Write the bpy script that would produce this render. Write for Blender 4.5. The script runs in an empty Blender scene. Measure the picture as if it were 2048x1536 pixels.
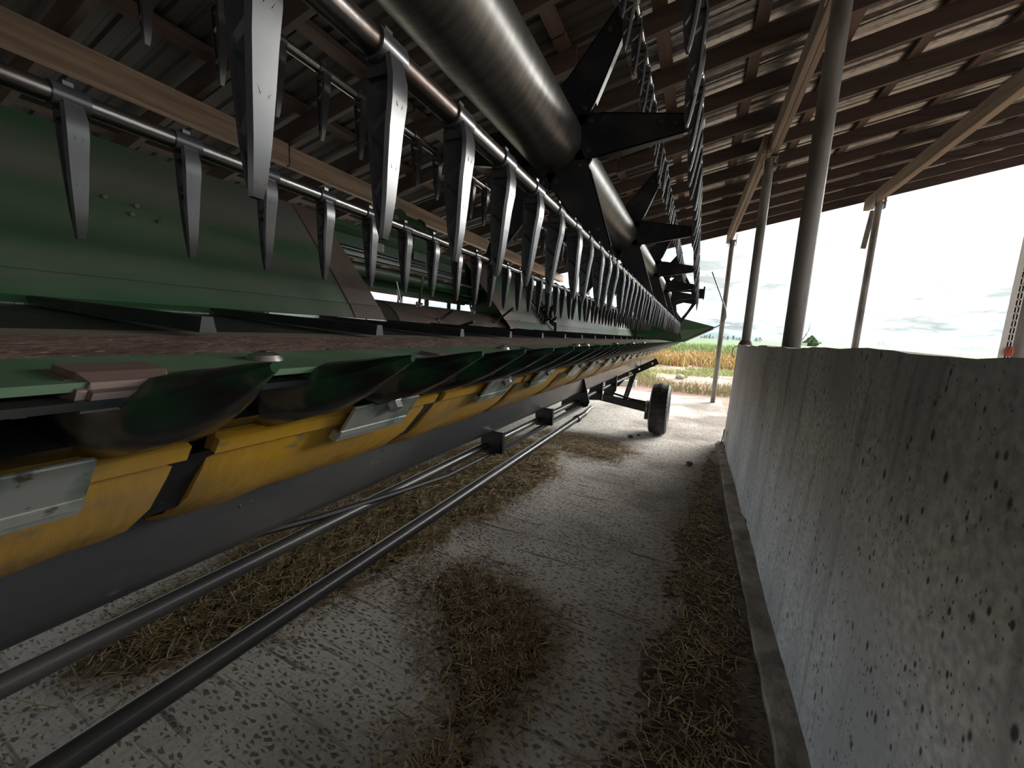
import bpy, bmesh, math, random
import numpy as np
from mathutils import Vector, Matrix
random.seed(7); RNG = np.random.default_rng(11)
C = bpy.context.scene.collection
SC = bpy.context.scene
H = 1.3                                   # camera height above the slab

# ------------------------------------------------------------------ camera
cam = bpy.data.cameras.new('camera'); co = bpy.data.objects.new('camera', cam); C.objects.link(co)
cam.sensor_fit = 'HORIZONTAL'; cam.sensor_width = 36.0; cam.lens = 790.0 / 2048.0 * 36.0
cam.clip_start = 0.02; cam.clip_end = 9000
R = ((0.90453142, -0.10537436, 0.41318175), (0.4229833, 0.09919015, -0.9006922), (0.0539263, 0.98947337, 0.1342922))
co.matrix_world = Matrix(((R[0][0], R[0][1], R[0][2], 0), (R[1][0], R[1][1], R[1][2], 0), (R[2][0], R[2][1], R[2][2], H), (0, 0, 0, 1)))
SC.camera = co

# ------------------------------------------------------------------ exposure, sky, sun
SC.view_settings.view_transform = 'Standard'; SC.view_settings.look = 'None'
SC.view_settings.exposure = 3.7; SC.view_settings.gamma = 1.0; SC.view_settings.use_curve_mapping = False
SKY = 1.0
w = bpy.data.worlds.new('sky'); SC.world = w; w.use_nodes = True
nt = w.node_tree; nt.nodes.clear()
def N(nt, typ, **kw):
    n = nt.nodes.new(typ)
    for k, v in kw.items():
        if k in ('op', 'operation'): n.operation = v
        elif hasattr(n, k): setattr(n, k, v)
    return n
def world_sky():
    L = nt.links.new
    tc = N(nt, 'ShaderNodeTexCoord'); sep = N(nt, 'ShaderNodeSeparateXYZ'); L(tc.outputs['Generated'], sep.inputs[0])
    def M(op, a, b=None, c=None):
        n = N(nt, 'ShaderNodeMath', operation=op)
        for i, v in enumerate((a, b, c)):
            if v is None: continue
            if isinstance(v, (int, float)): n.inputs[i].default_value = v
            else: L(v, n.inputs[i])
        return n.outputs[0]
    z = M('MAXIMUM', sep.outputs[2], 0.0)
    den = M('ADD', z, 0.13)
    cx = M('DIVIDE', sep.outputs[0], den); cy = M('DIVIDE', sep.outputs[1], den)
    cmb = N(nt, 'ShaderNodeCombineXYZ'); L(cx, cmb.inputs[0]); L(cy, cmb.inputs[1])
    def noise(scale, det, off, rough=0.55):
        mp = N(nt, 'ShaderNodeMapping'); mp.inputs['Location'].default_value = off; L(cmb.outputs[0], mp.inputs[0])
        n = N(nt, 'ShaderNodeTexNoise'); n.inputs['Scale'].default_value = scale; n.inputs['Detail'].default_value = det
        n.inputs['Roughness'].default_value = rough; L(mp.outputs[0], n.inputs['Vector']); return n.outputs['Fac']
    def ramp(fac, stops):
        r = N(nt, 'ShaderNodeValToRGB'); L(fac, r.inputs[0]); e = r.color_ramp.elements
        while len(e) < len(stops): e.new(0.5)
        for i, (p, c) in enumerate(stops): e[i].position = p; e[i].color = (*c, 1)
        return r.outputs[0]
    big = noise(0.85, 6, (3.1, 0.4, 0)); small = noise(2.6, 7, (1.7, 5.2, 0))
    f = M('ADD', M('MULTIPLY', big, 0.62), M('MULTIPLY', small, 0.38))
    cloud = ramp(f, [(0.38, (0.155, 0.167, 0.166)), (0.50, (0.225, 0.242, 0.237)), (0.60, (0.55, 0.573, 0.56)), (0.72, (1.7, 1.7, 1.67))])
    gap = ramp(small, [(0.44, (1, 1, 1)), (0.58, (0, 0, 0))])
    low = ramp(sep.outputs[2], [(0.0, (0.9, 0.9, 0.9)), (0.14, (0.75, 0.75, 0.75)), (0.26, (0, 0, 0))])
    mx = N(nt, 'ShaderNodeMixRGB'); mx.inputs[2].default_value = (0.42, 0.52, 0.58, 1); L(cloud, mx.inputs[1])
    L(M('MULTIPLY', gap, low), mx.inputs[0])
    # the veiled sun: a broad glow ahead and to the right
    sd = Vector((0.50, 0.72, 0.48)).normalized()
    vm = N(nt, 'ShaderNodeVectorMath', operation='DOT_PRODUCT'); L(tc.outputs['Generated'], vm.inputs[0]); vm.inputs[1].default_value = sd
    d = M('MAXIMUM', vm.outputs['Value'], 0.0)
    glow = M('ADD', M('MULTIPLY', M('POWER', d, 60.0), 1.6), M('MULTIPLY', M('POWER', d, 12.0), 0.10))
    gl = N(nt, 'ShaderNodeMixRGB', blend_type='ADD'); gl.inputs[0].default_value = 1.0; L(mx.outputs[0], gl.inputs[1])
    gc = N(nt, 'ShaderNodeCombineXYZ'); [L(glow, gc.inputs[i]) for i in range(3)]; L(gc.outputs[0], gl.inputs[2])
    bg = N(nt, 'ShaderNodeBackground'); L(M('MULTIPLY', M('ADD', M('MULTIPLY', z, 0.54), 0.195), SKY), bg.inputs[1])   # overcast: brighter overhead
    L(gl.outputs[0], bg.inputs[0])
    out = N(nt, 'ShaderNodeOutputWorld'); L(bg.outputs[0], out.inputs[0])
world_sky()
sun = bpy.data.lights.new('veiled_sun', 'SUN'); sun.energy = 0.8; sun.angle = math.radians(40); sun.color = (1.0, 0.97, 0.92)
so = bpy.data.objects.new('veiled_sun', sun); C.objects.link(so)
so.rotation_euler = Vector((-0.50, -0.72, -0.48)).to_track_quat('-Z', 'Y').to_euler()

# ------------------------------------------------------------------ materials
def mat(name, col, rough=0.5, metal=0.0, col2=None, scale=6.0, lo=0.45, hi=0.62, stretch=(1, 1, 1), bump=0.0, bscale=40.0, bstretch=None,
        coat=0.0, col3=None, scale3=60.0, lo3=0.62, hi3=0.7, rough2=None, island=None, spec=0.5):
    m = bpy.data.materials.new(name); m.use_nodes = True; t = m.node_tree; b = t.nodes['Principled BSDF']; L = t.links.new
    b.inputs['Roughness'].default_value = rough; b.inputs['Metallic'].default_value = metal
    b.inputs['Specular IOR Level'].default_value = spec
    if coat: b.inputs['Coat Weight'].default_value = coat
    tc = N(t, 'ShaderNodeTexCoord')
    def ns(sc, st, det=5):
        mp = N(t, 'ShaderNodeMapping'); mp.inputs['Scale'].default_value = st; L(tc.outputs['Object'], mp.inputs[0])
        n = N(t, 'ShaderNodeTexNoise'); n.inputs['Scale'].default_value = sc; n.inputs['Detail'].default_value = det
        L(mp.outputs[0], n.inputs['Vector']); return n.outputs['Fac']
    def step(f, a, c):
        r = N(t, 'ShaderNodeMapRange'); r.inputs[1].default_value = a; r.inputs[2].default_value = c; L(f, r.inputs[0]); return r.outputs[0]
    cur = None
    if island:
        g = N(t, 'ShaderNodeNewGeometry'); r = N(t, 'ShaderNodeValToRGB'); e = r.color_ramp.elements
        while len(e) < len(island): e.new(0.5)
        for i, c in enumerate(island): e[i].position = i / max(1, len(island) - 1); e[i].color = (*c, 1)
        L(g.outputs['Random Per Island'], r.inputs[0]); L(r.outputs[0], b.inputs['Base Color']); return m
    b.inputs['Base Color'].default_value = (*col, 1)
    if col2:
        mx = N(t, 'ShaderNodeMixRGB'); mx.inputs[1].default_value = (*col, 1); mx.inputs[2].default_value = (*col2, 1)
        s = step(ns(scale, stretch), lo, hi); L(s, mx.inputs[0]); cur = mx.outputs[0]
        if rough2 is not None:
            rr = N(t, 'ShaderNodeMapRange'); rr.inputs[3].default_value = rough; rr.inputs[4].default_value = rough2; L(s, rr.inputs[0]); L(rr.outputs[0], b.inputs['Roughness'])
    if col3:
        mx = N(t, 'ShaderNodeMixRGB'); mx.inputs[2].default_value = (*col3, 1)
        if cur: L(cur, mx.inputs[1])
        else: mx.inputs[1].default_value = (*col, 1)
        L(step(ns(scale3, stretch, 3), lo3, hi3), mx.inputs[0]); cur = mx.outputs[0]
    if cur: L(cur, b.inputs['Base Color'])
    if bump:
        bp = N(t, 'ShaderNodeBump'); bp.inputs['Strength'].default_value = bump; bp.inputs['Distance'].default_value = 0.01
        L(ns(bscale, bstretch or stretch), bp.inputs['Height']); L(bp.outputs[0], b.inputs['Normal'])
    return m
M = {}
M['black'] = mat('black_paint', (0.012, 0.013, 0.016), 0.34, 0, (0.05, 0.045, 0.04), 5, 0.5, 0.8, col3=(0.16, 0.14, 0.12), lo3=0.70, hi3=0.78)
M['beam'] = mat('glossy_black_paint', (0.12, 0.123, 0.13), 0.27, 0.8, (0.22, 0.205, 0.19), 4, 0.52, 0.72, (1, 0.35, 1), bump=0.06, bscale=30, col3=(0.3, 0.27, 0.24), scale3=45, lo3=0.69, hi3=0.76, rough2=0.42, spec=0.9)
M['tube'] = mat('reel_tube_metal', (0.13, 0.128, 0.122), 0.36, 0.8, (0.19, 0.184, 0.172), 9, 0.4, 0.65, (1, 6, 1))
M['bat'] = mat('worn_steel_tube', (0.30, 0.29, 0.28), 0.22, 0.97, (0.11, 0.085, 0.075), 7, 0.48, 0.68, (1, 0.5, 1), bump=0.04, bscale=120, rough2=0.36)
M['finger'] = mat('dark_grey_plastic', (0.036, 0.036, 0.041), 0.27, 0, (0.052, 0.051, 0.055), 18, 0.45, 0.7, spec=0.9)
M['green'] = mat('green_paint', (0.018, 0.085, 0.026), 0.36, 0, (0.075, 0.085, 0.062), 2.2, 0.46, 0.72, (1, 0.4, 2), col3=(0.2, 0.2, 0.17), scale3=55, lo3=0.72, hi3=0.78, rough2=0.52)
M['greendusty'] = mat('dusty_green_paint', (0.035, 0.10, 0.042), 0.36, 0, (0.115, 0.110, 0.092), 1.8, 0.40, 0.62, (1, 0.3, 3), rough2=0.5)
M['greenlight'] = mat('scuffed_green_plate', (0.062, 0.130, 0.064), 0.5, 0, (0.12, 0.18, 0.118), 9, 0.45, 0.7, col3=(0.5, 0.52, 0.48), scale3=28, lo3=0.72, hi3=0.75)
M['guard'] = mat('greasy_green_guard', (0.0075, 0.0085, 0.008), 0.24, 0, (0.012, 0.080, 0.028), 6, 0.52, 0.66, col3=(0.10, 0.07, 0.05), scale3=14, lo3=0.60, hi3=0.70)
M['rust'] = mat('rusty_steel', (0.105, 0.058, 0.044), 0.72, 0.1, (0.165, 0.105, 0.082), 30, 0.42, 0.62, (1, 0.5, 1), bump=0.5, bscale=110, col3=(0.34, 0.25, 0.21), scale3=160, lo3=0.62, hi3=0.70)
M['tan'] = mat('dusty_steel', (0.17, 0.145, 0.11), 0.6, 0.1, (0.10, 0.085, 0.068), 6, 0.4, 0.65, (1, 0.4, 1))
M['brown'] = mat('worn_brown_steel', (0.15, 0.100, 0.084), 0.45, 0.1, (0.095, 0.078, 0.062), 4, 0.42, 0.66)
M['rubber'] = mat('black_belt_rubber', (0.013, 0.013, 0.014), 0.55, 0, (0.045, 0.04, 0.034), 8, 0.52, 0.7, (1, 1, 1))
M['yellow'] = mat('dusty_yellow_poly', (0.52, 0.285, 0.022), 0.42, 0, (0.33, 0.20, 0.065), 3.5, 0.42, 0.68, (3, 1, 1), bump=0.16, bscale=16, bstretch=(1, 3, 1), col3=(0.24, 0.17, 0.10), scale3=20, lo3=0.64, hi3=0.75)
M['clip'] = mat('worn_silver_green_bracket', (0.48, 0.50, 0.47), 0.34, 0.6, (0.10, 0.18, 0.12), 12, 0.46, 0.60, col3=(0.16, 0.13, 0.11), scale3=50, lo3=0.62, hi3=0.7)
M['steel'] = mat('bright_bolt_steel', (0.50, 0.49, 0.47), 0.3, 0.9, (0.2, 0.16, 0.13), 40, 0.5, 0.65)
M['pipe'] = mat('dark_grey_pipe', (0.040, 0.041, 0.043), 0.30, 0.25, (0.085, 0.078, 0.070), 6, 0.45, 0.7, (1, 0.4, 1), col3=(0.34, 0.31, 0.28), scale3=38, lo3=0.73, hi3=0.78, rough2=0.45)
M['tyre'] = mat('tyre_rubber', (0.016, 0.017, 0.019), 0.62, 0, (0.05, 0.05, 0.05), 12, 0.45, 0.7, bump=0.2, bscale=60)
M['rim'] = mat('grey_rim', (0.35, 0.34, 0.33), 0.5, 0.1)
M['amber'] = mat('amber_reflector', (0.75, 0.17, 0.02), 0.25)
M['white'] = mat('white_plate', (0.72, 0.72, 0.70), 0.5)
M['galv'] = mat('galvanised_sheet', (0.36, 0.355, 0.345), 0.30, 0.9, (0.22, 0.216, 0.208), 34, 0.42, 0.62, (0.5, 2, 1), bump=0.05, bscale=60, col3=(0.33, 0.27, 0.2), scale3=2.5, lo3=0.58, hi3=0.72)
M['shadesheet'] = mat('shade_darkened_sheet', (0.048, 0.043, 0.036), 0.6, 0.2, (0.03, 0.026, 0.022), 6, 0.4, 0.65, (0.5, 2, 1))  # roof sheet darkened in colour to paint the shade at the left
M['post'] = mat('weathered_grey_pipe', (0.25, 0.235, 0.22), 0.5, 0.35, (0.13, 0.115, 0.105), 7, 0.42, 0.62, (1, 1, 0.25), bump=0.15, bscale=30)
M['hill'] = mat('haze_tinted_hills', (0.125, 0.16, 0.165), 0.9, 0, (0.175, 0.175, 0.135), 0.006, 0.5, 0.62)  # pale blue-green tint puts distance haze into the hill colour
M['farhill'] = mat('haze_blue_ridge', (0.125, 0.178, 0.205), 0.9)  # blue of the far ridge is painted haze as well
def wood(name, a, b, axis, dk=(0.07, 0.045, 0.03)):
    st = [14, 14, 14]; st[axis] = 0.8
    return mat(name, a, 0.72, 0, b, 1.6, 0.38, 0.62, tuple(st), bump=0.25, bscale=4, col3=dk, scale3=0.55, lo3=0.62, hi3=0.74)
M['beamwood'] = wood('sawn_timber', (0.27, 0.175, 0.112), (0.155, 0.098, 0.062), 1)
M['oldwood'] = wood('weathered_timber', (0.20, 0.158, 0.12), (0.135, 0.104, 0.08), 1)
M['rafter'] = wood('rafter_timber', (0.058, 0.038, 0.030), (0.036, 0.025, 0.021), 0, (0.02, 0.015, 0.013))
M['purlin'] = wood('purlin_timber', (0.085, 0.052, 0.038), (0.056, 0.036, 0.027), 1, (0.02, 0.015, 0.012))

def concrete_wall():
    m = bpy.data.materials.new('pitted_concrete'); m.use_nodes = True; t = m.node_tree; b = t.nodes['Principled BSDF']; L = t.links.new
    b.inputs['Roughness'].default_value = 0.78; b.inputs['Specular IOR Level'].default_value = 0.3
    tc = N(t, 'ShaderNodeTexCoord')
    def mp(s):
        n = N(t, 'ShaderNodeMapping'); n.inputs['Scale'].default_value = s; L(tc.outputs['Object'], n.inputs[0]); return n.outputs[0]
    def nz(v, sc, det=6):
        n = N(t, 'ShaderNodeTexNoise'); n.inputs['Scale'].default_value = sc; n.inputs['Detail'].default_value = det; L(v, n.inputs['Vector']); return n.outputs['Fac']
    def rg(f, a, c, lo=0.0, hi=1.0):
        r = N(t, 'ShaderNodeMapRange'); r.inputs[1].default_value = a; r.inputs[2].default_value = c; r.inputs[3].default_value = lo; r.inputs[4].default_value = hi; L(f, r.inputs[0]); return r.outputs[0]
    def mix(f, a, c):
        n = N(t, 'ShaderNodeMixRGB'); L(f, n.inputs[0])
        for i, v in ((1, a), (2, c)):
            if isinstance(v, tuple): n.inputs[i].default_value = (*v, 1)
            else: L(v, n.inputs[i])
        return n.outputs[0]
    base = mix(rg(nz(mp((1, 1, 0.6)), 2.6, 8), 0.36, 0.62), (0.72, 0.715, 0.72), (0.44, 0.44, 0.455))
    fine = mix(rg(nz(mp((1, 1, 1)), 48), 0.35, 0.7), base, (0.39, 0.39, 0.40))
    streak = mix(rg(nz(mp((1, 5, 0.5)), 2.2), 0.54, 0.70, 0, 0.6), fine, (0.17, 0.165, 0.165))
    # small bug holes, a little taller than wide
    pits = []
    for sc, th in ((34, 0.20), (70, 0.18), (15, 0.14)):
        v = N(t, 'ShaderNodeTexVoronoi'); v.inputs['Scale'].default_value = sc; L(mp((1, 1.0, 0.55)), v.inputs['Vector'])
        pits.append(rg(v.outputs['Distance'], th * 0.55, th, 1, 0))
    gate = rg(nz(mp((1, 1, 1)), 7, 3), 0.36, 0.50)
    mxm = N(t, 'ShaderNodeMath', operation='MAXIMUM'); L(pits[0], mxm.inputs[0]); L(pits[1], mxm.inputs[1])
    mg = N(t, 'ShaderNodeMath', operation='MULTIPLY'); L(mxm.outputs[0], mg.inputs[0]); L(gate, mg.inputs[1])
    mx2 = N(t, 'ShaderNodeMath', operation='MAXIMUM'); L(mg.outputs[0], mx2.inputs[0]); L(pits[2], mx2.inputs[1])
    L(mix(mx2.outputs[0], streak, (0.085, 0.085, 0.09)), b.inputs['Base Color'])
    sub = N(t, 'ShaderNodeMath', operation='SUBTRACT'); L(nz(mp((1, 1, 1)), 30), sub.inputs[0]); L(mx2.outputs[0], sub.inputs[1])
    bp = N(t, 'ShaderNodeBump'); bp.inputs['Strength'].default_value = 0.5; bp.inputs['Distance'].default_value = 0.006; L(sub.outputs[0], bp.inputs['Height']); L(bp.outputs[0], b.inputs['Normal'])
    return m
M['wall'] = concrete_wall()

def floor_mat():
    m = bpy.data.materials.new('stippled_concrete_floor'); m.use_nodes = True; t = m.node_tree; b = t.nodes['Principled BSDF']; L = t.links.new
    b.inputs['Roughness'].default_value = 0.85; b.inputs['Specular IOR Level'].default_value = 0.25
    tc = N(t, 'ShaderNodeTexCoord')
    def mp(s, rot=0.0):
        n = N(t, 'ShaderNodeMapping'); n.inputs['Scale'].default_value = s; n.inputs['Rotation'].default_value = (0, 0, rot); L(tc.outputs['Object'], n.inputs[0]); return n.outputs[0]
    def nz(v, sc, det=6):
        n = N(t, 'ShaderNodeTexNoise'); n.inputs['Scale'].default_value = sc; n.inputs['Detail'].default_value = det; L(v, n.inputs['Vector']); return n
    def rg(f, a, c, lo=0.0, hi=1.0):
        r = N(t, 'ShaderNodeMapRange'); r.inputs[1].default_value = a; r.inputs[2].default_value = c; r.inputs[3].default_value = lo; r.inputs[4].default_value = hi; L(f, r.inputs[0]); return r.outputs[0]
    def math2(op, a, c):
        n = N(t, 'ShaderNodeMath', operation=op)
        for i, v in enumerate((a, c)):
            if isinstance(v, (int, float)): n.inputs[i].default_value = v
            else: L(v, n.inputs[i])
        return n.outputs[0]
    def mix(f, a, c):
        n = N(t, 'ShaderNodeMixRGB'); L(f, n.inputs[0])
        for i, v in ((1, a), (2, c)):
            if isinstance(v, tuple): n.inputs[i].default_value = (*v, 1)
            else: L(v, n.inputs[i])
        return n.outputs[0]
    # raked stipple: ridged cells a little longer along the rake
    warp = nz(mp((1, 1, 1)), 3.0, 2)
    vm = N(t, 'ShaderNodeMixRGB'); vm.inputs[0].default_value = 0.03; L(mp((0.48, 1, 1), 0.55), vm.inputs[1]); L(warp.outputs['Color'], vm.inputs[2])
    v = N(t, 'ShaderNodeTexVoronoi', feature='DISTANCE_TO_EDGE'); v.inputs['Scale'].default_value = 58; v.inputs['Randomness'].default_value = 0.75; L(vm.outputs[0], v.inputs['Vector'])
    br = nz(mp((1, 1, 1)), 55, 3).outputs['Fac']
    ridge = rg(math2('ADD', v.outputs['Distance'], rg(br, 0.3, 0.7, -0.10, 0.10)), 0.15, 0.29, 1, 0)
    # long rake strokes
    st = nz(mp((0.7, 11, 1), 0.62), 3.0, 4).outputs['Fac']; strokes = rg(st, 0.58, 0.70, 0, 0.8)
    big = nz(mp((1, 1, 1)), 1.1, 5).outputs['Fac']
    sep = N(t, 'ShaderNodeSeparateXYZ'); L(tc.outputs['Object'], sep.inputs[0])
    nearwall = rg(math2('ADD', sep.outputs[0], math2('MULTIPLY', big, 0.9)), 0.10, 0.72)      # muck lies along the wall foot
    y1 = rg(sep.outputs[1], 6.5, 3.6); muckw = math2('MULTIPLY', nearwall, y1)
    dirt = math2('MAXIMUM', math2('MULTIPLY', rg(math2('ADD', big, math2('MULTIPLY', sep.outputs[0], 0.10)), 0.40, 0.62), 0.8), muckw)
    light = mix(rg(br, 0.35, 0.65), (0.70, 0.655, 0.60), (0.55, 0.505, 0.46))
    pit = mix(dirt, (0.22, 0.19, 0.16), (0.085, 0.064, 0.048))
    ridgec = mix(dirt, light, (0.20, 0.160, 0.128))
    c1 = mix(ridge, pit, ridgec)
    c2 = mix(strokes, c1, (0.115, 0.092, 0.075))
    L(c2, b.inputs['Base Color'])
    hgt = math2('SUBTRACT', ridge, math2('MULTIPLY', strokes, 0.8))
    bp = N(t, 'ShaderNodeBump'); bp.inputs['Strength'].default_value = 0.8; bp.inputs['Distance'].default_value = 0.006; L(hgt, bp.inputs['Height']); L(bp.outputs[0], b.inputs['Normal'])
    return m
M['floor'] = floor_mat()
M['muck'] = mat('trodden_straw_muck', (0.13, 0.092, 0.058), 0.9, 0, (0.24, 0.175, 0.10), 22, 0.42, 0.62, bump=1.0, bscale=40, col3=(0.05, 0.034, 0.022), scale3=9, lo3=0.55, hi3=0.65)
M['muckgold'] = mat('golden_straw_mat', (0.24, 0.175, 0.095), 0.9, 0, (0.36, 0.27, 0.15), 22, 0.42, 0.62, bump=1.0, bscale=40, col3=(0.10, 0.07, 0.042), scale3=9, lo3=0.55, hi3=0.65)
M['muckdark'] = mat('dark_trodden_muck', (0.085, 0.062, 0.047), 0.9, 0, (0.14, 0.107, 0.08), 18, 0.42, 0.62, bump=1.0, bscale=35)
M['straw'] = mat('straw', (0.4, 0.3, 0.15), 0.6, island=[(0.14, 0.095, 0.045), (0.32, 0.23, 0.105), (0.50, 0.37, 0.18), (0.23, 0.155, 0.075), (0.72, 0.60, 0.38)])
M['soil'] = mat('dry_soil', (0.235, 0.164, 0.118), 0.95, 0, (0.314, 0.264, 0.207), 0.9, 0.4, 0.62, bump=0.6, bscale=8, col3=(0.221, 0.117, 0.0856), scale3=0.35, lo3=0.5, hi3=0.6)
M['yard'] = mat('dry_yard', (0.30, 0.25, 0.20), 0.95, 0, (0.22, 0.20, 0.14), 0.5, 0.4, 0.6, bump=0.6, bscale=6)
M['field'] = mat('green_crop', (0.0504, 0.126, 0.0264), 0.9, 0, (0.078, 0.15, 0.0408), 0.08, 0.4, 0.6)
M['farm'] = mat('far_farmland', (0.103, 0.109, 0.0823), 0.9, 0, (0.0726, 0.0992, 0.0726), 0.01, 0.42, 0.58, (0.4, 3, 1))
M['weedo'] = mat('orange_weeds', (0.646, 0.388, 0.129), 0.8, island=[(0.388, 0.2, 0.0672), (0.465, 0.297, 0.11), (0.323, 0.304, 0.0904), (0.543, 0.388, 0.194), (0.401, 0.181, 0.0749)])
M['weedg'] = mat('green_weeds', (0.372, 0.496, 0.124), 0.8, island=[(0.161, 0.236, 0.0744), (0.273, 0.347, 0.136), (0.347, 0.384, 0.198), (0.211, 0.298, 0.0806)])
M['grass'] = mat('fresh_grass', (0.396, 0.528, 0.132), 0.8, island=[(0.224, 0.33, 0.0726), (0.317, 0.396, 0.119), (0.396, 0.396, 0.198), (0.436, 0.37, 0.224)])
M['drygrass'] = mat('dry_grass', (0.6, 0.48, 0.24), 0.8, island=[(0.396, 0.324, 0.204), (0.456, 0.396, 0.252), (0.312, 0.3, 0.132), (0.36, 0.264, 0.15)])
M['leaf'] = mat('tree_foliage', (0.0833, 0.137, 0.0536), 0.85, 0, (0.131, 0.19, 0.0833), 1.0, 0.4, 0.6)
M['stone'] = mat('pale_stone', (0.374, 0.304, 0.246), 0.9, 0, (0.281, 0.222, 0.187), 6, 0.4, 0.6, bump=0.6, bscale=10)
M['decal'] = mat('warning_decal', (0.38, 0.36, 0.33), 0.5)
M['decalo'] = mat('decal_orange', (0.42, 0.13, 0.05), 0.5)
M['decald'] = mat('decal_print', (0.07, 0.07, 0.07), 0.5)
M['rag'] = mat('red_rag', (0.45, 0.10, 0.07), 0.9)

# ------------------------------------------------------------------ mesh helpers
class MB:
    def __init__(s): s.v = []; s.f = []
    def add(s, vs, fs):
        o = len(s.v); s.v += [tuple(v) for v in vs]; s.f += [tuple(i + o for i in f) for f in fs]; return s
    def box(s, x0, x1, y0, y1, z0, z1):
        return s.add([(x0, y0, z0), (x1, y0, z0), (x1, y1, z0), (x0, y1, z0), (x0, y0, z1), (x1, y0, z1), (x1, y1, z1), (x0, y1, z1)],
                     [(3, 2, 1, 0), (4, 5, 6, 7), (0, 1, 5, 4), (1, 2, 6, 5), (2, 3, 7, 6), (3, 0, 4, 7)])
    def loft(s, rings, cap=True, closed=True):
        n = len(rings[0]); fs = []
        for i in range(len(rings) - 1):
            for j in range(n if closed else n - 1):
                k = (j + 1) % n; fs.append((i * n + j, i * n + k, (i + 1) * n + k, (i + 1) * n + j))
        if cap and closed: fs += [tuple(range(n))[::-1], tuple((len(rings) - 1) * n + j for j in range(n))]
        return s.add([p for r in rings for p in r], fs)
    def ext(s, poly, y0, y1):             # closed (x,z) polygon along Y; y0/y1 may be functions of (x,z)
        a = [(x, y0(x, z) if callable(y0) else y0, z) for x, z in poly]; b = [(x, y1(x, z) if callable(y1) else y1, z) for x, z in poly]
        return s.loft([a, b])
    def sheet(s, line, y0, y1, t=0.004):  # open (x,z) polyline given a thickness
        n = len(line); off = []
        for i in range(n):
            a = Vector(line[max(0, i - 1)]); b = Vector(line[min(n - 1, i + 1)]); d = (b - a).normalized(); off.append((line[i][0] - d.y * t, line[i][1] + d.x * t))
        for i in range(n - 1):
            s.ext([line[i], line[i + 1], off[i + 1], off[i]], y0, y1)
        return s
    def tube(s, pts, r, n=10, cap=True):
        pts = [Vector(p) for p in pts]; rings = []; up = None
        for i, p in enumerate(pts):
            d = (pts[min(i + 1, len(pts) - 1)] - pts[max(i - 1, 0)]).normalized()
            if up is None: up = Vector((0, 0, 1)) if abs(d.z) < 0.9 else Vector((1, 0, 0))
            a = d.cross(up).normalized(); up = a.cross(d).normalized(); rr = r[i] if isinstance(r, (list, tuple)) else r
            rings.append([p + a * (rr * math.cos(2 * math.pi * j / n)) + up * (rr * math.sin(2 * math.pi * j / n)) for j in range(n)])
        return s.loft(rings, cap)
    def prism(s, poly3, nrm, t):          # planar polygon given a thickness
        d = Vector(nrm) * t; a = [Vector(p) for p in poly3]; return s.loft([a, [p + d for p in a]])
def link(name, me, m, parent=None, smooth=False, **tags):
    o = bpy.data.objects.new(name, me)
    C.objects.link(o)
    if parent: o.parent = parent
    if m is not None:
        if not me.materials: me.materials.append(m)
    for k, v in tags.items(): o[k] = v
    return o
def build(name, mb, m, parent=None, smooth=False, bevel=0, **tags):
    me = bpy.data.meshes.new(name); me.from_pydata(mb.v, [], mb.f)
    bm = bmesh.new(); bm.from_mesh(me); bmesh.ops.recalc_face_normals(bm, faces=bm.faces)
    if bevel: bmesh.ops.bevel(bm, geom=[e for e in bm.edges if len(e.link_faces) == 2 and e.calc_face_angle(0) > 0.6], offset=bevel, segments=2, affect='EDGES', clamp_overlap=True)
    bm.to_mesh(me); bm.free()
    if smooth:
        for p in me.polygons: p.use_smooth = True
        try: me.set_sharp_from_angle(angle=math.radians(40))
        except Exception: pass
    return link(name, me, m, parent, **tags)
def thing(name, label, cat, loc=(0, 0, 0), group=None):
    o = bpy.data.objects.new(name, None); C.objects.link(o); o.location = loc; o.empty_display_size = 0.2
    o['label'] = label; o['category'] = cat
    if group: o['group'] = group
    return o
def tag(o, label, cat, group=None, kind=None):
    o['label'] = label; o['category'] = cat
    if group: o['group'] = group
    if kind: o['kind'] = kind
    return o
def arrays(name, V, F, m, parent=None, **tags):
    me = bpy.data.meshes.new(name); V = np.asarray(V, np.float32); F = np.asarray(F, np.int32)
    me.vertices.add(len(V)); me.vertices.foreach_set('co', V.ravel()); k = F.shape[1]
    me.loops.add(F.size); me.loops.foreach_set('vertex_index', F.ravel()); me.polygons.add(len(F))
    me.polygons.foreach_set('loop_start', np.arange(0, F.size, k, dtype=np.int32)); me.polygons.foreach_set('loop_total', np.full(len(F), k, np.int32))
    me.update(calc_edges=True); me.validate(); return link(name, me, m, parent, **tags)
def arc(cx, cz, r, a0, a1, n): return [(cx + r * math.cos(math.radians(a0 + (a1 - a0) * i / n)), cz + r * math.sin(math.radians(a0 + (a1 - a0) * i / n))) for i in range(n + 1)]
def copies(src, parent, loc):
    o = src.copy(); o.parent = parent; o.location = loc; C.objects.link(o); return o
def hexnut(mb, c, ax, r, h):
    c = Vector(c); ax = Vector(ax).normalized(); mb.tube([c, c + ax * h], r, 6); return mb

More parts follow.
